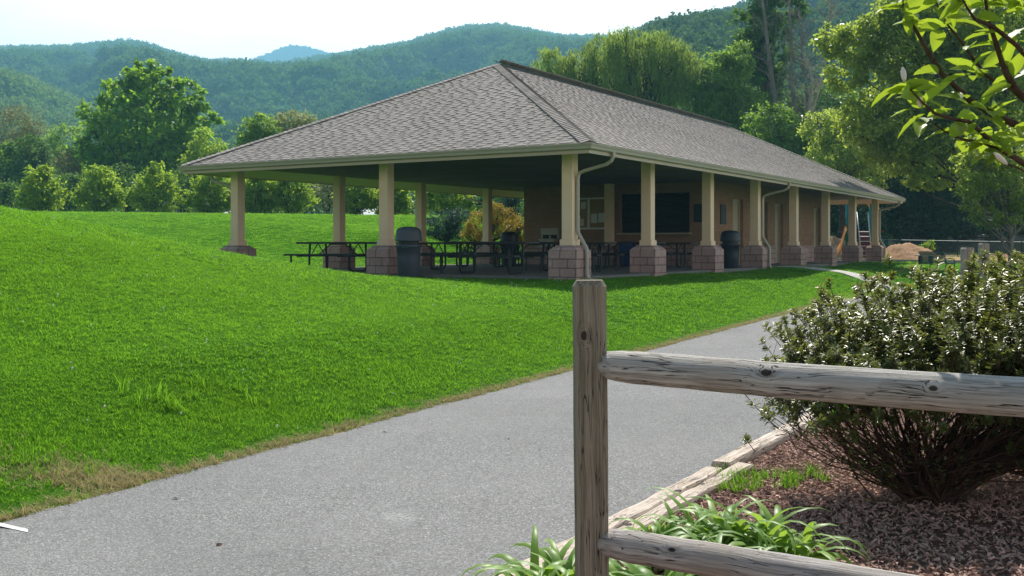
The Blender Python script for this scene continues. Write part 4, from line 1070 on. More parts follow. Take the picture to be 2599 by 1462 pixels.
la = [lp(2175, 538, 53.7), lp(2186, 640, 52.7)]; lb_ = [lp(2203, 538, 53.7), lp(2212, 640, 52.7)]
mb = MB(); la[1][2] = lb_[1][2] = 0.0
mb.tube(la, .028, 6); mb.tube(lb_, .028, 6); ladr = mb.build('ladder_rails', M_steel, pl, smooth=True)
mb = MB(); 
for k in np.linspace(.44, .96, 6): mb.tube([la[0]+(la[1]-la[0])*k, lb_[0]+(lb_[1]-lb_[0])*k], .02, 5)
mb.build('rungs', M_steel, ladr)
mb = MB(); a, b = la[0]+(la[1]-la[0])*.46, lb_[0]+(lb_[1]-lb_[0])*.46; c_, d_ = la[1], lb_[1]; o_ = np.array([0,.12,0])
mb.add([a+o_, b+o_, d_+o_, c_+o_, a+o_*1.5, b+o_*1.5, d_+o_*1.5, c_+o_*1.5], [(0,3,2,1),(4,5,6,7),(0,1,5,4),(2,3,7,6),(1,2,6,5),(3,0,4,7)]); mb.build('climbing_panel', M_maroon, pl)
mb = MB(); sp = [lp(2150, 580, 54.4), lp(2145, 592, 54.1), lp(2140, 612, 53.8), lp(2134, 632, 53.5), lp(2126, 646, 53.2), lp(2118, 650, 53.0)]; sp[0][2] = 1.42
n = len(sp); prof = [(-.26,.34),(-.24,.0),(.24,.0),(.26,.34),(.30,.34),(.28,-.05),(-.28,-.05),(-.30,.34)]
for p in sp:
    for a, h in prof: mb.v.append((p[0]+a*.35, p[1]+a*.95, p[2]+h))
for i in range(n-1):
    for k in range(8): mb.f.append((i*8+k, i*8+(k+1)%8, (i+1)*8+(k+1)%8, (i+1)*8+k))
mb.build('slide', M_orange, pl, smooth=True)
# tan play surface round the playset and heaps
v = []; f = []; cs = [(2070,51.5),(2240,50.2),(2430,48.2),(2760,45.5)]; n_r = 10
for (xx_, Yn) in cs:
    for j in range(n_r+1):
        Yq = Yn+(62-Yn)*j/n_r; X_ = (xx_-CX)/F_PX*Yq; v.append((X_, Yq, gz(X_, Yq)+.05))
for i in range(len(cs)-1):
    for j in range(n_r): a = i*(n_r+1)+j; f.append((a, a+n_r+1, a+n_r+2, a+1))
tag(mesh_obj('play_surface', v, f, M_sand, smooth=True), kind='structure')
# chain link fence
A, B = px(2085, 606, 60), px(2680, 616, 50)
cf = thing('chain_link_fence', 'wire chain link fence with a pale top rail across the playground edge', 'fence', (A[0], A[1], gz(A[0], A[1])))
d_ = B-A; L = np.hypot(d_[0], d_[1]); e_ = np.array([d_[0]/L, d_[1]/L, 0]); zt0 = A[2]-gz(A[0], A[1]); zt1 = B[2]-gz(A[0], A[1])
mb = MB(); mb.tube([(0,0,zt0), e_*L+np.array([0,0,zt1])], .022, 6); mb.build('top_rail', M_rail, cf)
M_vinyl = mat_plain('dark_green_vinyl', (.012,.05,.045), .5, .3, .1, 5)
for i in range(9):
    k = i/8; p = e_*L*k; zt = zt0+(zt1-zt0)*k; g = gz(A[0]+p[0], A[1]+p[1])-gz(A[0], A[1]); mb = MB(); mb.tube([p+np.array([0,0,g-.1]), p+np.array([0,0,zt+.03])], .026, 6); mb.build('fence_post', M_vinyl, cf)
mb = MB(); st2 = .11
for k in np.arange(-1.2, L, st2):
    for sg in (1, -1):
        a0 = k if sg > 0 else k+1.2; a1 = k+1.2 if sg > 0 else k
        if min(a0, a1) < 0 or max(a0, a1) > L: continue
        zt = zt0+(zt1-zt0)*k/L
        p, q = e_*a0+np.array([0,0,zt-1.15]), e_*a1+np.array([0,0,zt-.02]); mb.tube([p, q], .010, 3, cap=False)
mb.build('wire_mesh', M_vinyl, cf)
# park bench seen from its end
bq = px(2376, 645, 44); bnz = gz(bq[0], bq[1])
pb = thing('park_bench', 'dark green slatted bench with black curved arms near the mulch pile', 'bench', (bq[0], bq[1], bnz), rad(-58))
mb = MB(); n = 9
for i in range(n):
    z = .30+i*.055; x = -.12-.018*i-.004*i*i*.3
    mb.box(-.6, .6, x-.012, x+.012, z, z+.046)
mb.build('backrest', M_greenbench, pb)
mb = MB()
for i in range(6): mb.box(-.6, .6, -.10+i*.085, -.03+i*.085, .30-.012*math.sin(i*.6), .325-.012*math.sin(i*.6))
mb.build('seat', M_greenbench, pb)
for x in (-.58, .58):
    mb = MB(); mb.tube([(x,.30,-.02),(x,.40,.15),(x,.42,.34),(x,.36,.47),(x,.15,.50),(x,-.16,.47)], .02, 6); mb.tube([(x,-.30,-.02),(x,-.12,.28),(x,.40,.27)], .02, 6); mb.build('arm_frame', M_black, pb, smooth=True)
bq2 = px(2349, 645, 47); z2 = gz(bq2[0], bq2[1]); st_b = thing('backless_bench', 'small pale-topped backless bench behind the green bench', 'bench', (bq2[0], bq2[1], z2), rad(10))
mb = MB(); mb.box(-.42,.42,-.18,.18,.40,.45); mb.build('seat', M_white, st_b, bevel=.01)
for x in (-.25,.25): mb = MB(); mb.box(x-.03,x+.03,-.12,.12,-.02,.40); mb.build('leg', M_black, st_b)
# two posts beyond the shrub
for (x, y, Y, w_, lb) in ((2455,628,13.2,.132,'stout grey wooden post rising behind the shrub, the shorter one'),(2497,617,16.0,.128,'grey wooden post rising behind the shrub, the taller one with a dark knot')):
    q = px(x, y, Y); g = gz(q[0], q[1]); o = post_mesh(q[2]-g, w_, .022).build('fence_post', mat_wood('grey_post_wood', 2, [(-.01,-w_/2,q[2]-g-.13,.012)], (.33,.29,.25), .42), loc=(q[0], q[1], g), rz=rad(12)); tag(o, lb, 'post', 'wooden posts beyond the shrub')
# houses
def house(label, x, y, Y, w, d, hw, hr, wall_, roof_, rz, wins=()):
    q = px(x, y, Y); g = gz(q[0], q[1]); o = thing('house', label, 'house', (q[0], q[1], g), rz)
    b = MB(); b.box(-w/2, w/2, 0, d, -.5, hw); b.add([(-w/2,.0,hw),(w/2,0,hw),(0,0,hr-.1),(-w/2,d,hw),(w/2,d,hw),(0,d,hr-.1)], [(0,1,2),(5,4,3),(0,2,5,3),(1,4,5,2)]); wo = b.build('wall', wall_, o)
    b = MB(); k = (hr-hw)/(w/2); e = .45
    for s_ in (-1, 1):
        x1, z1 = s_*(w/2+e), hw-k*e
        b.add([(0,-e,hr),(x1,-e,z1),(x1,d+e,z1),(0,d+e,hr),(0,-e,hr+.12),(x1,-e,z1+.12),(x1,d+e,z1+.12),(0,d+e,hr+.12)], [(0,1,2,3),(4,5,6,7),(0,1,5,4),(2,3,7,6),(1,2,6,5)])
    b.build('roof', roof_, o)
    for (x0, x1, z0, z1) in wins:
        b = MB(); b.box(x0, x1, -.04, .02, z0, z1); wi = b.build('window', M_glass, o)
        b = MB(); b.box(x0-.1,x1+.1,-.06,.01,z1,z1+.1); b.box(x0-.1,x1+.1,-.06,.01,z0-.1,z0); b.box(x0-.1,x0,-.06,.01,z0,z1); b.box(x1,x1+.1,-.06,.01,z0,z1); b.build('frame', wall_, wi)
house('white gabled house half hidden behind the berm and the young trees', 440, 520, 88, 6.0, 9, 3.6, 5.35, M_pale, M_paleroof, rad(-14), ((-.8,.8,1.2,2.6),))
house('white house roof peeping over the berm beside the far left column', 640, 535, 92, 7, 8, 3.1, 4.55, M_pale, M_pale, rad(60), ((-1,1,1.0,2.2),))
house('small pale roof peeping over the berm between the inner columns', 1052, 545, 90, 5, 6, 2.7, 4.15, M_pale, M_pale, rad(40), ((-.6,.6,1.0,2.0),))
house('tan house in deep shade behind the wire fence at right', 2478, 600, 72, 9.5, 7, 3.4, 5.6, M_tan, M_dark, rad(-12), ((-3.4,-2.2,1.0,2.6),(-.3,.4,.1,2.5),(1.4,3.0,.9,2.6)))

# ------------------------------------------------------------------ trees on the left
GY = 'young trees in a row along the berm'
yl = ['leftmost young tree of the row, crown narrowing to a point','second young tree from the left, broad rounded crown','third young tree from the left, in front of the white house','young tree just left of the leftmost pavilion column','young tree between the leftmost column and the far house roof',
      'young tree seen through the left end of the pavilion','young tree seen between the second and third pavilion columns','slim young tree right of the front column, beyond the lawn','young tree behind the dark juniper bush']
for i, (x, top, hw_) in enumerate(((109,412,62),(252,420,66),(394,408,66),(533,425,62),(650,440,48),(735,430,64),(905,435,58),(1000,440,40),(1130,430,70))):
    Y = 67+R.uniform(-1.5, 2); b = gbase(x, Y); ym = 560
    L = [lob(b, x, 500, hw_*.92, 50, Y), lob(b, x+R.uniform(-8,8), 462, hw_*.72, 42, Y), lob(b, x+R.uniform(-6,6), top+20, hw_*.34, 24, Y), lob(b, x-hw_*.6, 500, hw_*.42, 30, Y), lob(b, x+hw_*.6, 503, hw_*.42, 30, Y), lob(b, x, 522, hw_*.55, 20, Y)]
    for _ in range(13):
        a_ = R.uniform(-1, 1); yy = 425+ (abs(a_)**1.3)*75+R.uniform(-8, 30)+(top-410); L.append(lob(b, x+a_*hw_*1.0, yy, R.uniform(7, 11), R.uniform(13, 22), Y))
    tree('young_tree', yl[i], 'tree', b, L, 4600, .23, LF['young'], B_dark, .09, GY, 22, clump=.24, per=18, wid=.5, shell=.3)
b = gbase(375, 98)
Ys = 98
tree('maple_tree', 'tall broad dark green tree standing highest at left', 'tree', b,
     [lob(b,375,330,150,115,Ys), lob(b,380,225,70,62,Ys), lob(b,372,185,42,34,Ys), lob(b,300,235,50,42,Ys), lob(b,470,235,50,42,Ys), lob(b,250,300,48,48,Ys), lob(b,510,290,40,36,Ys), lob(b,530,300,28,28,Ys), lob(b,280,400,75,65,Ys), lob(b,455,390,80,70,Ys), lob(b,370,440,120,60,Ys), lob(b,235,370,45,45,Ys), lob(b,440,195,22,20,Ys), lob(b,345,175,24,18,Ys)],
     30000, .40, LF['maple'], B_dark, .5, None, 40, px(375, 215, Ys)-b, clump=.17, per=42, shell=.45)
def bg(name, label, x, Y, lobes, n, size, leaf, bark=B_dark, r=.2, cat='tree', group='mixed trees behind the lawn', **k):
    b_ = gbase(x, Y); return tree(name, label, cat, b_, [lob(b_, *l, Y) for l in lobes], n, size, leaf, bark, r, group, **k)
bg('thin_tree', 'thin olive-brown tree at the left edge, paler than its neighbours', 50, 118, [(40,330,58,62),(85,350,40,50),(20,400,50,60)], 5000, .3, LF['olive'], B_grey, clump=.3, per=14, limbs=30)
bg('pine_tree', 'light green feathery tree at the left edge below the olive one', 20, 105, [(20,410,42,45),(30,470,52,60),(25,380,25,25)], 5200, .3, LF['mid'], clump=.25, per=30)
bg('round_tree', 'blue-green rounded tree second from the left edge', 78, 104, [(80,380,40,42),(85,440,50,60)], 5000, .3, LF['deep'], clump=.25, per=35)
bg('round_tree', 'smooth domed dark green tree left of the tall tree', 172, 112, [(172,368,54,52),(150,420,60,45),(200,420,50,50)], 7500, .28, LF['mid'], clump=.2, per=45, shell=.65)
bg('shrubby_tree', 'greyish brown bushy growth under the domed tree', 172, 96, [(170,430,28,40),(185,470,32,45)], 2600, .25, LF['olive'], B_brown, clump=.3, per=20, limbs=25)
bg('bright_tree', 'yellow-green tree leaning out right of the tall tree', 525, 92, [(525,375,42,50),(545,420,40,50),(505,440,45,55)], 5200, .28, LF['young'], clump=.25, per=30)
bg('round_tree', 'dark leafy tree rising over the left roof slope', 655, 84, [(655,325,38,40),(650,370,48,50),(690,350,30,35)], 4200, .26, LF['mid'], clump=.25, per=30)
bg('blossom_tree', 'pale sparse tree just above the left roof slope', 745, 86, [(745,308,58,28),(715,330,40,30),(780,320,34,26)], 2200, .26, LF['pale'], B_grey, clump=.16, per=12, limbs=40)
bg('deep_shrub', 'dark bush behind the gap between the first two young trees', 178, 84, [(178,490,42,55)], 3000, .25, LF['deep'], cat='bush', clump=.25)
bg('deep_shrub', 'dark bush behind the gap between the second and third young trees', 325, 84, [(325,480,50,60)], 3000, .25, LF['deep'], cat='bush', clump=.25)
bg('deep_shrub', 'dark bush behind the gap right of the white house', 470, 86, [(470,480,45,55)], 3000, .25, LF['deep'], cat='bush', clump=.25)
bg('deep_shrub', 'dark bush low at the left edge above the mound', 10, 84, [(10,505,50,45)], 2600, .25, LF['deep'], cat='bush', clump=.25)
bg('mixed_shrub', 'grey-green bush seen through the left end of the pavilion', 600, 82, [(590,480,60,60),(670,490,60,60)], 4200, .25, LF['mid'], cat='bush', clump=.25)
bg('mixed_shrub', 'pale flowering bush behind the second gap in the pavilion', 830, 82, [(820,490,70,60),(860,480,50,50)], 3600, .25, LF['pale'], cat='bush', clump=.2, per=22)
bg('mixed_shrub', 'dark bush behind the slim young tree', 960, 84, [(950,490,70,60),(1050,480,60,70)], 4500, .25, LF['deep'], cat='bush', clump=.25)
bg('mixed_shrub', 'dense dark tree behind the inner columns', 1190, 80, [(1190,460,120,90),(1290,470,80,90)], 7500, .26, LF['mid'], cat='tree', clump=.22)
bg('mixed_shrub', 'olive bush beyond the lawn behind the leftmost table', 760, 84, [(760,480,70,60)], 3000, .25, LF['mid'], cat='bush', clump=.25)
# a dark spruce
def conifer(label, x, top, bot, hw_, Y, leaf, n):
    b_ = gbase(x, Y); t = thing('spruce_tree', label, 'tree', b_, 0, 'mixed trees behind the lawn'); zt = px(x, top, Y)[2]-b_[2]; w_ = hw_*Y/F_PX; P = []; D = []
    nb = 150
    for i in range(nb):
        q = (i+R.uniform())/nb; z = zt*(1-q*.93); Lb = w_*(q**.85)*R.uniform(.75, 1.1)+.1; az = i*2.4
        k = int(n/nb*(.3+1.4*q)); s_ = R.uniform(.1, 1, k); o = np.stack([np.cos(az)*s_*Lb+R.normal(0,.12,k), np.sin(az)*s_*Lb+R.normal(0,.12,k), z-s_*Lb*.35+R.normal(0,.06,k)], 1)
        P.append(o); D.append(np.stack([np.full(k, math.cos(az)), np.full(k, math.sin(az)), np.full(k, -.4)], 1)+R.normal(0,.4,(k,3)))
    P, D = np.concatenate(P), np.concatenate(D); V, Fc = leaves(P, D, np.array([[0,0,1.]])+R.normal(0,.4,P.shape), R.uniform(.2,.4,len(P)), R.uniform(.06,.12,len(P)), RH)
    mesh_obj('crown', V, Fc, leaf, t, rnd=R.uniform(0,1,len(P))); mb = MB(); mb.tube([(0,0,-.3),(0,0,zt*.97)], [.2,.02], 7); mb.build('trunk', B_dark, t)
conifer('small black-green spruce among the left trees', 113, 368, 470, 36, 98, LF['black'], 3200)
# bushes behind the far columns
bg('juniper_bush', 'dark blue-green juniper bush beside the inner left column', 1135, 47, [(1135,575,52,42),(1165,560,38,34),(1105,580,36,34)], 6500, .11, LF['blue'], cat='bush', clump=.25, per=40, wid=.3, group='bushes beyond the far columns')
bg('golden_shrub', 'golden yellow shrub behind the far corner column', 1240, 45.5, [(1225,580,44,46),(1250,545,28,38),(1275,565,38,42),(1205,598,36,30)], 5600, .12, LF['gold'], cat='bush', clump=.2, per=26, wid=.35, group='bushes beyond the far columns')
bg('golden_shrub', 'smaller yellow-green shrub against the left end of the brick wall', 1312, 47, [(1312,585,30,40)], 2400, .12, LF['gold'], cat='bush', clump=.22, per=24, wid=.35, group='bushes beyond the far columns')
bg('blue_spruce', 'blue-grey spruce between the far corner column and the wall', 1295, 54, [(1290,540,32,42),(1300,500,24,34)], 3600, .14, LF['blue'], clump=.25, wid=.3, group='bushes beyond the far columns')

# ------------------------------------------------------------------ trees on the right
GR = 'trees behind the pavilion roof'
# weeping willow
Y = 76; wb_ = gbase(1600, Y)
wt = thing('weeping_willow', 'big weeping willow with hanging strands behind the roof ridge', 'tree', wb_, 0, GR)
dom = [(1395,160,40,42),(1440,195,40,30),(1480,165,42,52),(1545,128,52,52),(1600,105,48,36),(1655,118,50,42),(1715,150,48,48),(1760,190,40,50),(1540,200,52,42),(1630,190,60,48),(1700,225,56,42),(1515,245,38,34),(1455,235,34,24)]
LP = []; LD = []; RNl = []; TW = []
for (a, b, rx, ry) in dom:
    l = lob(wb_, a, b, rx, ry, Y, 1.3); nc = int(rx*ry/75)
    cd = unit(nc); cd[:,2] = np.abs(cd[:,2])*1.0-.15
    for c_ in range(nc):
        k = R.integers(4, 9); cc = R.uniform(); Lc = R.uniform(.8, 3.0); rad_ = R.uniform(.72, 1.06)
        for i in range(k):
            d_ = cd[c_]+R.normal(0, .13, 3); p = np.array(l[:3])+d_*np.array(l[3:6])*rad_*R.uniform(.95, 1.04)
            Ls = Lc*R.uniform(.6, 1.3); m = int(Ls*11)+3; q = np.linspace(0, 1, m); o = d_*np.array([1,1,0])
            arc = p+np.outer(q**.55*.6, o)+np.outer(-q*Ls+.45*np.sin(np.pi*np.minimum(1, q*2.2))*(q < .45), [0,0,1])+R.normal(0,.05,(m,3))
            LP.append(arc); LD.append(np.stack([R.normal(0,.35,m), R.normal(0,.35,m), np.full(m,-1.)], 1)); RNl.append(np.clip(cc*.7+R.uniform(0,.3,m), 0, 1))
        TW.append(np.array(l[:3])+cd[c_]*np.array(l[3:6])*rad_)
LP, LD, RNl = np.concatenate(LP), np.concatenate(LD), np.concatenate(RNl)
V, Fc = leaves(LP, LD, unit(len(LP)), R.uniform(.22,.42,len(LP)), R.uniform(.045,.085,len(LP)), RH)
mesh_obj('crown', V, Fc, LF['willow'], wt, rnd=RNl)
mb = MB(); fork = px(1640, 330, Y)-wb_
mb.tube([(0,0,-.3), fork*.5, fork], [.5,.42,.36], 10)
for (pl_) in ([(1640,330),(1600,260),(1585,190),(1560,130)],[(1640,330),(1650,230),(1700,180),(1740,150)],[(1600,260),(1500,215),(1440,180),(1400,160)],[(1650,230),(1640,160),(1620,110)],[(1640,300),(1720,250),(1770,210)]):
    mb.tube([px(a, b, Y)-wb_ for a, b in pl_], [.26-.2*i/(len(pl_)-1) for i in range(len(pl_))], 7, cap=False)
for e in [TW[i] for i in R.choice(len(TW), 90, replace=False)]: mb.tube(curve(fork+(e-fork)*.25, e, .02, 6, .04), [.07,.055,.04,.03,.02,.012], 4, cap=False)
mb.build('trunk', B_dark, wt, smooth=True)
bg('leafy_tree', 'bright green tree just right of the willow', 1840, 74, [(1840,190,58,70),(1810,250,60,60),(1880,270,62,60),(1850,330,75,60),(1870,150,38,45)], 15000, .25, LF['mid'], r=.22, group=GR, clump=.22, per=40)
bg('tall_tree', 'tall dark-crowned tree reaching above the picture behind the roof', 1960, 78, [(1925,60,58,70),(1985,30,60,60),(1900,150,50,70),(1960,140,52,70),(1930,230,55,60),(1960,-60,75,70)], 15000, .27, LF['deep'], B_grey, .3, group=GR, clump=.18, per=45, limbs=30, trunk_top=px(1955, -40, 78)-gbase(1990, 78))
bg('understory_tree', 'mid green low tree over the roof slope, below the dead trunks', 1960, 66, [(1960,320,70,55),(2010,370,70,50),(2060,400,70,55)], 10000, .21, LF['mid'], group=GR, clump=.2, per=36)
bg('understory_tree', 'bushy green tree over the lower roof slope', 2130, 60, [(2130,390,80,70),(2090,330,55,50),(2190,430,70,60)], 11000, .19, LF['bright'], group=GR, clump=.2, per=36)
bg('understory_tree', 'dark green thicket at the foot of the dead trees', 2040, 84, [(2000,300,80,70),(2080,280,70,80),(2150,300,80,90)], 8000, .26, LF['deep'], group=GR, clump=.22, per=40)
# bare dead trees
def bare(label, trunks, Y, twigs, bark):
    b_ = gbase(trunks[0][0][0][0], Y); t = thing('dead_tree', label, 'tree', b_, 0, 'bare dead trees behind the roof'); mb = MB(); tw_ = MB()
    for pl_, r0 in trunks:
        w = [px(a, b, Y+.2*i)-b_ for i, (a, b) in enumerate(pl_)]; mb.tube(w, [r0*(1-.8*i/(len(w)-1)) for i in range(len(w))], 7)
        for _ in range(twigs):
            k = R.uniform(.25, .98)*(len(w)-1); i = int(k); p = w[i]+(w[min(i+1,len(w)-1)]-w[i])*(k-i); az = R.uniform(0, 6.28); Lb = R.uniform(.8, 3.2)*(1.15-k/len(w))
            e = p+np.array([math.cos(az)*Lb*.7, math.sin(az)*Lb*.7, Lb*R.uniform(.2, 1.0)]); c = curve(p, e, R.uniform(-.1,.1), 5, .05); tw_.tube(c, [.035,.028,.02,.014,.008], 4, cap=False)
            for _ in range(3):
                j = R.integers(1, 5); e2 = c[j]+R.normal(0, .45, 3)*np.array([1,1,.5])+np.array([0,0,.45]); tw_.tube([c[j], (c[j]+e2)/2+R.normal(0,.05,3), e2], [.016,.011,.006], 3, cap=False)
    mb.build('trunk', bark, t, smooth=True); tw_.build('branches', bark, t)
bare('grey bare trunk leaning up beside the tall dark tree', [([(2004,420),(1990,330),(1965,240),(1950,130),(1940,40),(1930,-40)],.26)], 70, 34, B_grey)
bare('bare dead tree with several upright grey stems', [([(2052,420),(2045,330),(2018,270),(2008,200),(2010,100),(2000,-20)],.26),([(2045,330),(2050,250),(2035,120),(2030,30)],.13)], 69, 40, B_grey)
B_pale = mat_bark('pale_bark', (.42,.36,.29))
bare('forked dead tree with a pale broken trunk', [([(2050,425),(2046,360),(2048,310),(2058,260),(2062,205),(2050,150)],.24),([(2048,330),(2078,230),(2098,140),(2110,40),(2100,-30)],.10)], 67, 30, B_pale)
# hazy wooded backdrop trees and the big light tree
bg('light_tree', 'large light green tree filling the upper right corner', 2640, 46, [(2540,40,90,80),(2330,20,110,70),(2570,260,80,80),(2120,100,50,40),(2300,120,110,90),(2180,120,80,60),(2400,60,150,90),(2520,140,120,110),(2350,240,150,90),(2250,320,120,80),(2480,270,120,90),(2150,190,60,45),(2280,380,90,60),(2190,300,70,60),(2360,440,70,45),(2420,340,110,70),(2240,60,60,60)], 74000, .185, LF['bright'], B_dark, .22, group='trees at the right edge', clump=.2, per=40, limbs=60, trunk_top=px(2480, 60, 46)-gbase(2640, 46))
bg('light_tree', 'lower leafy tree at the right edge over the wire fence', 2562, 38, [(2500,440,80,60),(2560,400,90,80),(2600,480,90,80),(2480,510,50,40),(2540,540,70,40),(2470,385,50,40)], 12500, .145, LF['bright'], B_grey, .11, group='trees at the right edge', clump=.18, per=42, limbs=40, trunk_top=px(2562, 420, 38)-gbase(2556, 38))
bg('shade_tree', 'very dark evergreen right of the pavilion roof end', 2300, 62, [(2300,430,100,80),(2270,500,90,60),(2360,520,90,70),(2400,450,80,80),(2330,560,120,40)], 16000, .2, LF['black'], group='dark evergreens beyond the playground', clump=.25, per=40)
bg('shade_tree', 'very dark evergreen behind the slide and ladder', 2165, 72, [(2165,520,90,90),(2110,540,70,60),(2220,560,70,60)], 9000, .22, LF['black'], group='dark evergreens beyond the playground', clump=.25, per=40)
bg('shade_tree', 'very dark evergreen behind the tan house at the right', 2500, 84, [(2450,480,130,110),(2580,520,110,100),(2380,560,100,70)], 12000, .26, LF['black'], group='dark evergreens beyond the playground', clump=.25, per=40)
bg('shade_tree', 'dark leafy undergrowth close behind the wire fence at the right', 2420, 63, [(2420,560,80,42),(2545,575,60,36),(2330,600,70,30)], 7000, .2, LF['black'], cat='bush', group='dark evergreens beyond the playground', clump=.25, per=40)
bg('small_shrub', 'small yellow-green shrub behind the green bench', 2352, 53, [(2356,622,14,14),(2336,632,12,14)], 700, .11, LF['young'], cat='bush', clump=.3, per=20, limbs=6, group='low shrubs by the playground')

# ------------------------------------------------------------------ wooded hills
M_slope = mat_plain('forest_floor', (.020,.040,.015), .95, .05, .3, .02)
def fbm(x, y, sc_, seed, o=5):
    rr = np.random.default_rng(seed); s_ = 0; a = 1
    for i in range(o):
        for _ in range(3):
            th_ = rr.uniform(0, 6.28); ph_ = rr.uniform(0, 6.28); k = (2**i)/sc_*6.28; s_ = s_+a*np.sin((x*math.cos(th_)+y*math.sin(th_))*k+ph_)/3
        a *= .5
    return s_
def hill(ridge, rr_, rf, seed, crown_sz, n, leaf, label, fwd=1.0, spur=.05, edge=.9):
    rp_ = np.array(ridge, float); xs = np.linspace(rp_[0,0], rp_[-1,0], 170); ys = np.interp(xs, rp_[:,0], rp_[:,1])
    k5 = np.ones(5)/5; ys = np.convolve(np.pad(ys, 2, 'edge'), k5, 'valid')
    ta = (xs-CX)/F_PX; zr = EYE+(HY-ys)/F_PX*rr_       # tangent plane distance = Y
    q = np.concatenate([np.linspace(0, 1, 46), np.linspace(1.04, 1.6, 8)])
    Yg = rf+(rr_-rf)*q
    T_, Yg2 = np.meshgrid(ta, Yg); X = T_*Yg2; Z = np.zeros_like(X); zr2 = np.broadcast_to(zr, X.shape); qq = np.broadcast_to(q[:,None], X.shape)
    prof = np.where(qq <= 1, qq**fwd, np.maximum(0, 1-(qq-1)*1.3)); nz = fbm(X, Yg2, rr_*.34, seed)
    # spurs and hollows, fading out at the skyline
    Z = zr2*prof+zr2*spur*4*nz*np.sin(np.pi*np.clip(qq, 0, 1))
    cap_ = (np.broadcast_to(zr, X.shape)-1.25*crown_sz)/rr_*Yg2*(.86+.14*np.clip(qq, 0, 1)**.7)
    Z = np.where(qq <= 1.03, np.minimum(Z, cap_), np.minimum(Z, np.broadcast_to(zr, X.shape)-crown_sz))
    Z = np.maximum(Z, -1)-1.5
    V = np.stack([X.ravel(), Yg2.ravel(), Z.ravel()], 1); m, k = X.shape
    I = (np.arange(m-1)[:,None]*k+np.arange(k-1)[None]).ravel()
    o = mesh_obj('hill', V, np.stack([I, I+1, I+k+1, I+k], 1), M_slope, smooth=True); tag(o, kind='structure')
    # crowns on the near slope, evenly by area
    w = np.maximum(Yg2[:-1,:-1], 1); w = np.where(qq[:-1,:-1] > 1.06, 0, w); w = (w/w.sum()).ravel()
    ci_ = R.choice(len(w), n, p=w); i, j = ci_//(k-1), ci_ % (k-1); a, b = R.uniform(0,1,n), R.uniform(0,1,n)
    def bl(G): return (G[i,j]*(1-a)+G[i+1,j]*a)*(1-b)+(G[i,j+1]*(1-a)+G[i+1,j+1]*a)*b
    pts_ = np.stack([bl(X), bl(Yg2), bl(Z)-.1*crown_sz], 1); s_ = crown_sz*R.uniform(.65, 1.35, n)
    tm = []
    for _ in range(4):
        nn = 420; d = unit(nn); d[:,2] = np.where(d[:,2] < -.2, -d[:,2], d[:,2]); lump = 1+.28*np.sin(d[:,0]*5+R.uniform(0,6))*np.sin(d[:,1]*5+R.uniform(0,6))
        P = d*np.array([.5,.5,.55])*(lump*R.uniform(.75, 1.05, nn))[:,None]+np.array([0,0,.45])
        Vv, Ff = leaves(P, unit(nn), d+unit(nn)*.7+np.array([0,0,.3]), R.uniform(.10,.20,nn), R.uniform(.08,.16,nn), RH)
        tm.append(mesh_obj('forest_crown', Vv, Ff, leaf, rnd=R.uniform(0,1,nn)))
    scatter('forest', pts_, np.stack([R.normal(0,.1,n), R.normal(0,.1,n), R.uniform(0,6.28,n)], 1), np.stack([s_, s_, s_*R.uniform(.9,1.35,n)], 1), tm, label, np.clip(.48+.5*wave(pts_[:,0], pts_[:,1]*.6, rr_*.13, seed)+.4*wave(pts_[:,0], pts_[:,1], rr_*.035, seed+1)+R.normal(0,.12,n), 0, 1))
LH1 = mat_leaf('hill_leaf', (.028,.10,.030), (.15,.29,.065), .35, .8, .03, (.14,.26,.04), False, True)
LH2 = mat_leaf('hill_leaf_light', (.09,.20,.045), (.21,.34,.07), .35, .8, .03, (.24,.34,.05), False, True)
LH3 = mat_leaf('hill_leaf_dark', (.045,.12,.040), (.125,.24,.07), .40, .8, .03, (.09,.15,.03), False, True)
hill([(-500,150),(-200,130),(0,122),(80,117),(160,119),(250,109),(320,101),(385,112),(430,130),(500,149),(560,154),(620,152),(700,160),(780,150),(860,137),(955,119),(1030,108),(1110,82),(1190,66),(1270,60),(1340,73),(1410,89),(1500,90),(1600,96),(1750,120),(2000,150)], 1500, 330, 5, 9.5, 52000, LH1, 'continuous forest on the main ridge', .95, .08)
hill([(400,230),(560,190),(620,158),(680,134),(720,117),(750,113),(790,120),(840,134),(900,150),(1000,190),(1150,240)], 2900, 1650, 8, 8, 22000, LH3, 'forest on the far blue peak', 1.0, .03)
hill([(-420,60),(-200,130),(0,184),(60,196),(140,232),(220,272),(300,310),(420,370),(520,420),(640,470)], 620, 260, 12, 7.5, 12000, LH2, 'pale green wood on the low left spur', 1.0, .05)
hill([(330,420),(450,370),(560,345),(700,335),(850,345),(1000,380),(1200,420)], 760, 420, 15, 8, 6000, LH1, 'forest on the foothill behind the left roof slope', 1.0, .05)
hill([(1280,300),(1400,240),(1500,160),(1600,92),(1665,56),(1750,46),(1810,30),(1880,14),(1950,-20),(2100,-90),(2300,-170),(2600,-260),(2900,-300)], 640, 150, 18, 7, 26000, LH3, 'steep wooded hillside behind the right trees', .9, .04)

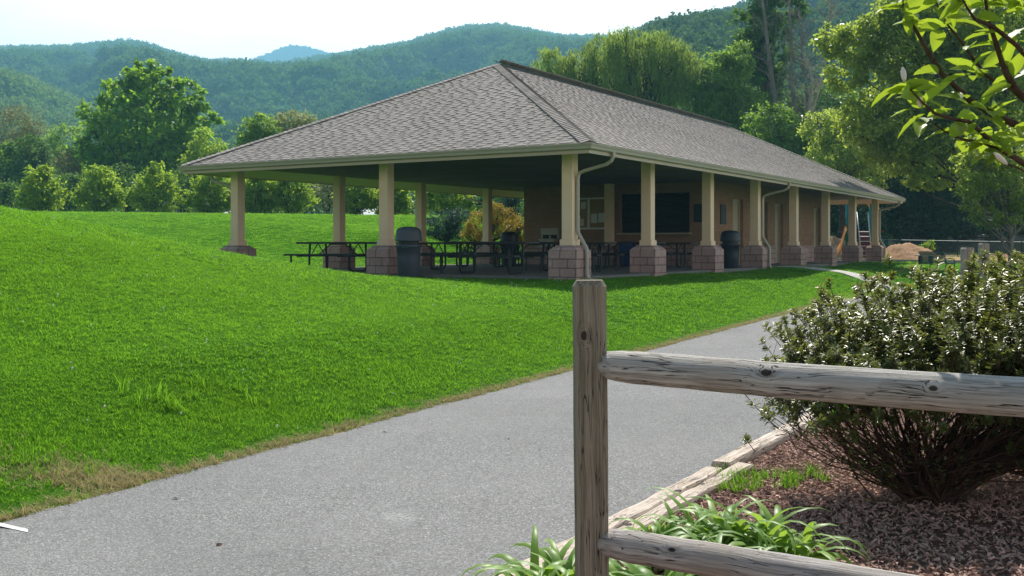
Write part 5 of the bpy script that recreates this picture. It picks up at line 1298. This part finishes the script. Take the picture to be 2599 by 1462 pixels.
# ------------------------------------------------------------------ air, sky, sun, camera
hz = NT('haze_air'); pv = hz.n('ShaderNodeVolumePrincipled')
pv.inputs['Color'].default_value = (.33,.71,.98,1); pv.inputs['Density'].default_value = .00044; pv.inputs['Anisotropy'].default_value = .1
hz.link(pv.outputs[0], hz.out.inputs['Volume'])
mb = MB(); mb.box(-3450, 3450, -80, 3900, -8, 600); o = mb.build('haze', hz.m); tag(o, 'pale blue summer haze', kind='stuff')
SEL, SAZ = rad(52), rad(9)
sv = Vector((math.sin(SAZ)*math.cos(SEL), math.cos(SAZ)*math.cos(SEL), math.sin(SEL)))
w = bpy.data.worlds.new('World'); sc.world = w; w.use_nodes = True; nt = w.node_tree; nt.nodes.clear()
sky = nt.nodes.new('ShaderNodeTexSky'); sky.sky_type = 'NISHITA'; sky.sun_disc = False; sky.sun_elevation = SEL; sky.sun_rotation = SAZ; sky.air_density = 1.2; sky.dust_density = 2.0
tcn = nt.nodes.new('ShaderNodeTexCoord'); mp = nt.nodes.new('ShaderNodeMapping'); mp.inputs['Scale'].default_value = (1.2, 1.2, 3.0)
nz = nt.nodes.new('ShaderNodeTexNoise'); nz.inputs['Scale'].default_value = 2.2; nz.inputs['Detail'].default_value = 5; nz.inputs['Roughness'].default_value = .55
rp = nt.nodes.new('ShaderNodeValToRGB'); rp.color_ramp.elements[0].position = .30; rp.color_ramp.elements[0].color = (.82,.82,.82,1); rp.color_ramp.elements[1].position = .52
mx = nt.nodes.new('ShaderNodeMix'); mx.data_type = 'RGBA'; mx.inputs[7].default_value = (36, 32.5, 30.5, 1)
bgk = nt.nodes.new('ShaderNodeBackground'); bgk.inputs['Strength'].default_value = .05; ow = nt.nodes.new('ShaderNodeOutputWorld')
lk = nt.links.new
sep = nt.nodes.new('ShaderNodeSeparateXYZ'); mr = nt.nodes.new('ShaderNodeMapRange'); mr.interpolation_type = 'SMOOTHSTEP'
mr.inputs['From Min'].default_value = .50; mr.inputs['From Max'].default_value = .24
fr_ = nt.nodes.new('ShaderNodeMapRange'); fr_.interpolation_type = 'SMOOTHSTEP'; fr_.inputs['From Min'].default_value = -.4; fr_.inputs['From Max'].default_value = .62; fr_.inputs['To Min'].default_value = .21; dt_ = nt.nodes.new('ShaderNodeVectorMath'); dt_.operation = 'DOT_PRODUCT'; dt_.inputs[1].default_value = (.62, .78, 0); mu2 = nt.nodes.new('ShaderNodeMath'); mu2.operation = 'MULTIPLY'
mu = nt.nodes.new('ShaderNodeMath'); mu.operation = 'MULTIPLY'
lk(tcn.outputs['Generated'], mp.inputs[0]); lk(mp.outputs[0], nz.inputs['Vector']); lk(nz.outputs['Fac'], rp.inputs[0])
lk(tcn.outputs['Generated'], sep.inputs[0]); lk(sep.outputs[2], mr.inputs['Value']); lk(rp.outputs[0], mu.inputs[0]); lk(mr.outputs[0], mu.inputs[1])
lk(tcn.outputs['Generated'], dt_.inputs[0]); lk(dt_.outputs['Value'], fr_.inputs['Value']); lk(mu.outputs[0], mu2.inputs[0]); lk(fr_.outputs[0], mu2.inputs[1]); lk(mu2.outputs[0], mx.inputs[0]); lk(sky.outputs[0], mx.inputs[6]); lk(mx.outputs[2], bgk.inputs[0]); lk(bgk.outputs[0], ow.inputs[0])
sl = bpy.data.lights.new('sun', 'SUN'); sl.energy = 5.0; sl.angle = rad(.5); sl.color = (1, .95, .87); so = bpy.data.objects.new('sun', sl); COL.objects.link(so)
so.rotation_euler = (-sv).to_track_quat('-Z', 'Y').to_euler()
cam = bpy.data.cameras.new('camera'); co = bpy.data.objects.new('camera', cam); COL.objects.link(co); sc.camera = co
co.location = (0, 0, EYE); co.rotation_euler = (rad(90), 0, 0)
cam.sensor_width = 36; cam.lens = F_PX/2599*36; cam.shift_x = (1299.5-CX)/2599; cam.shift_y = -(731-HY)/2599
cam.clip_start = .05; cam.clip_end = 12000
sc.view_settings.view_transform = 'Standard'; sc.view_settings.look = 'None'; sc.view_settings.exposure = .75; sc.view_settings.gamma = 1
cy = sc.cycles; cy.use_denoising = True; cy.denoising_prefilter = 'NONE'; cy.max_bounces = 8; cy.diffuse_bounces = 4; cy.transmission_bounces = 4; cy.glossy_bounces = 3; cy.volume_bounces = 1; cy.sample_clamp_indirect = 8
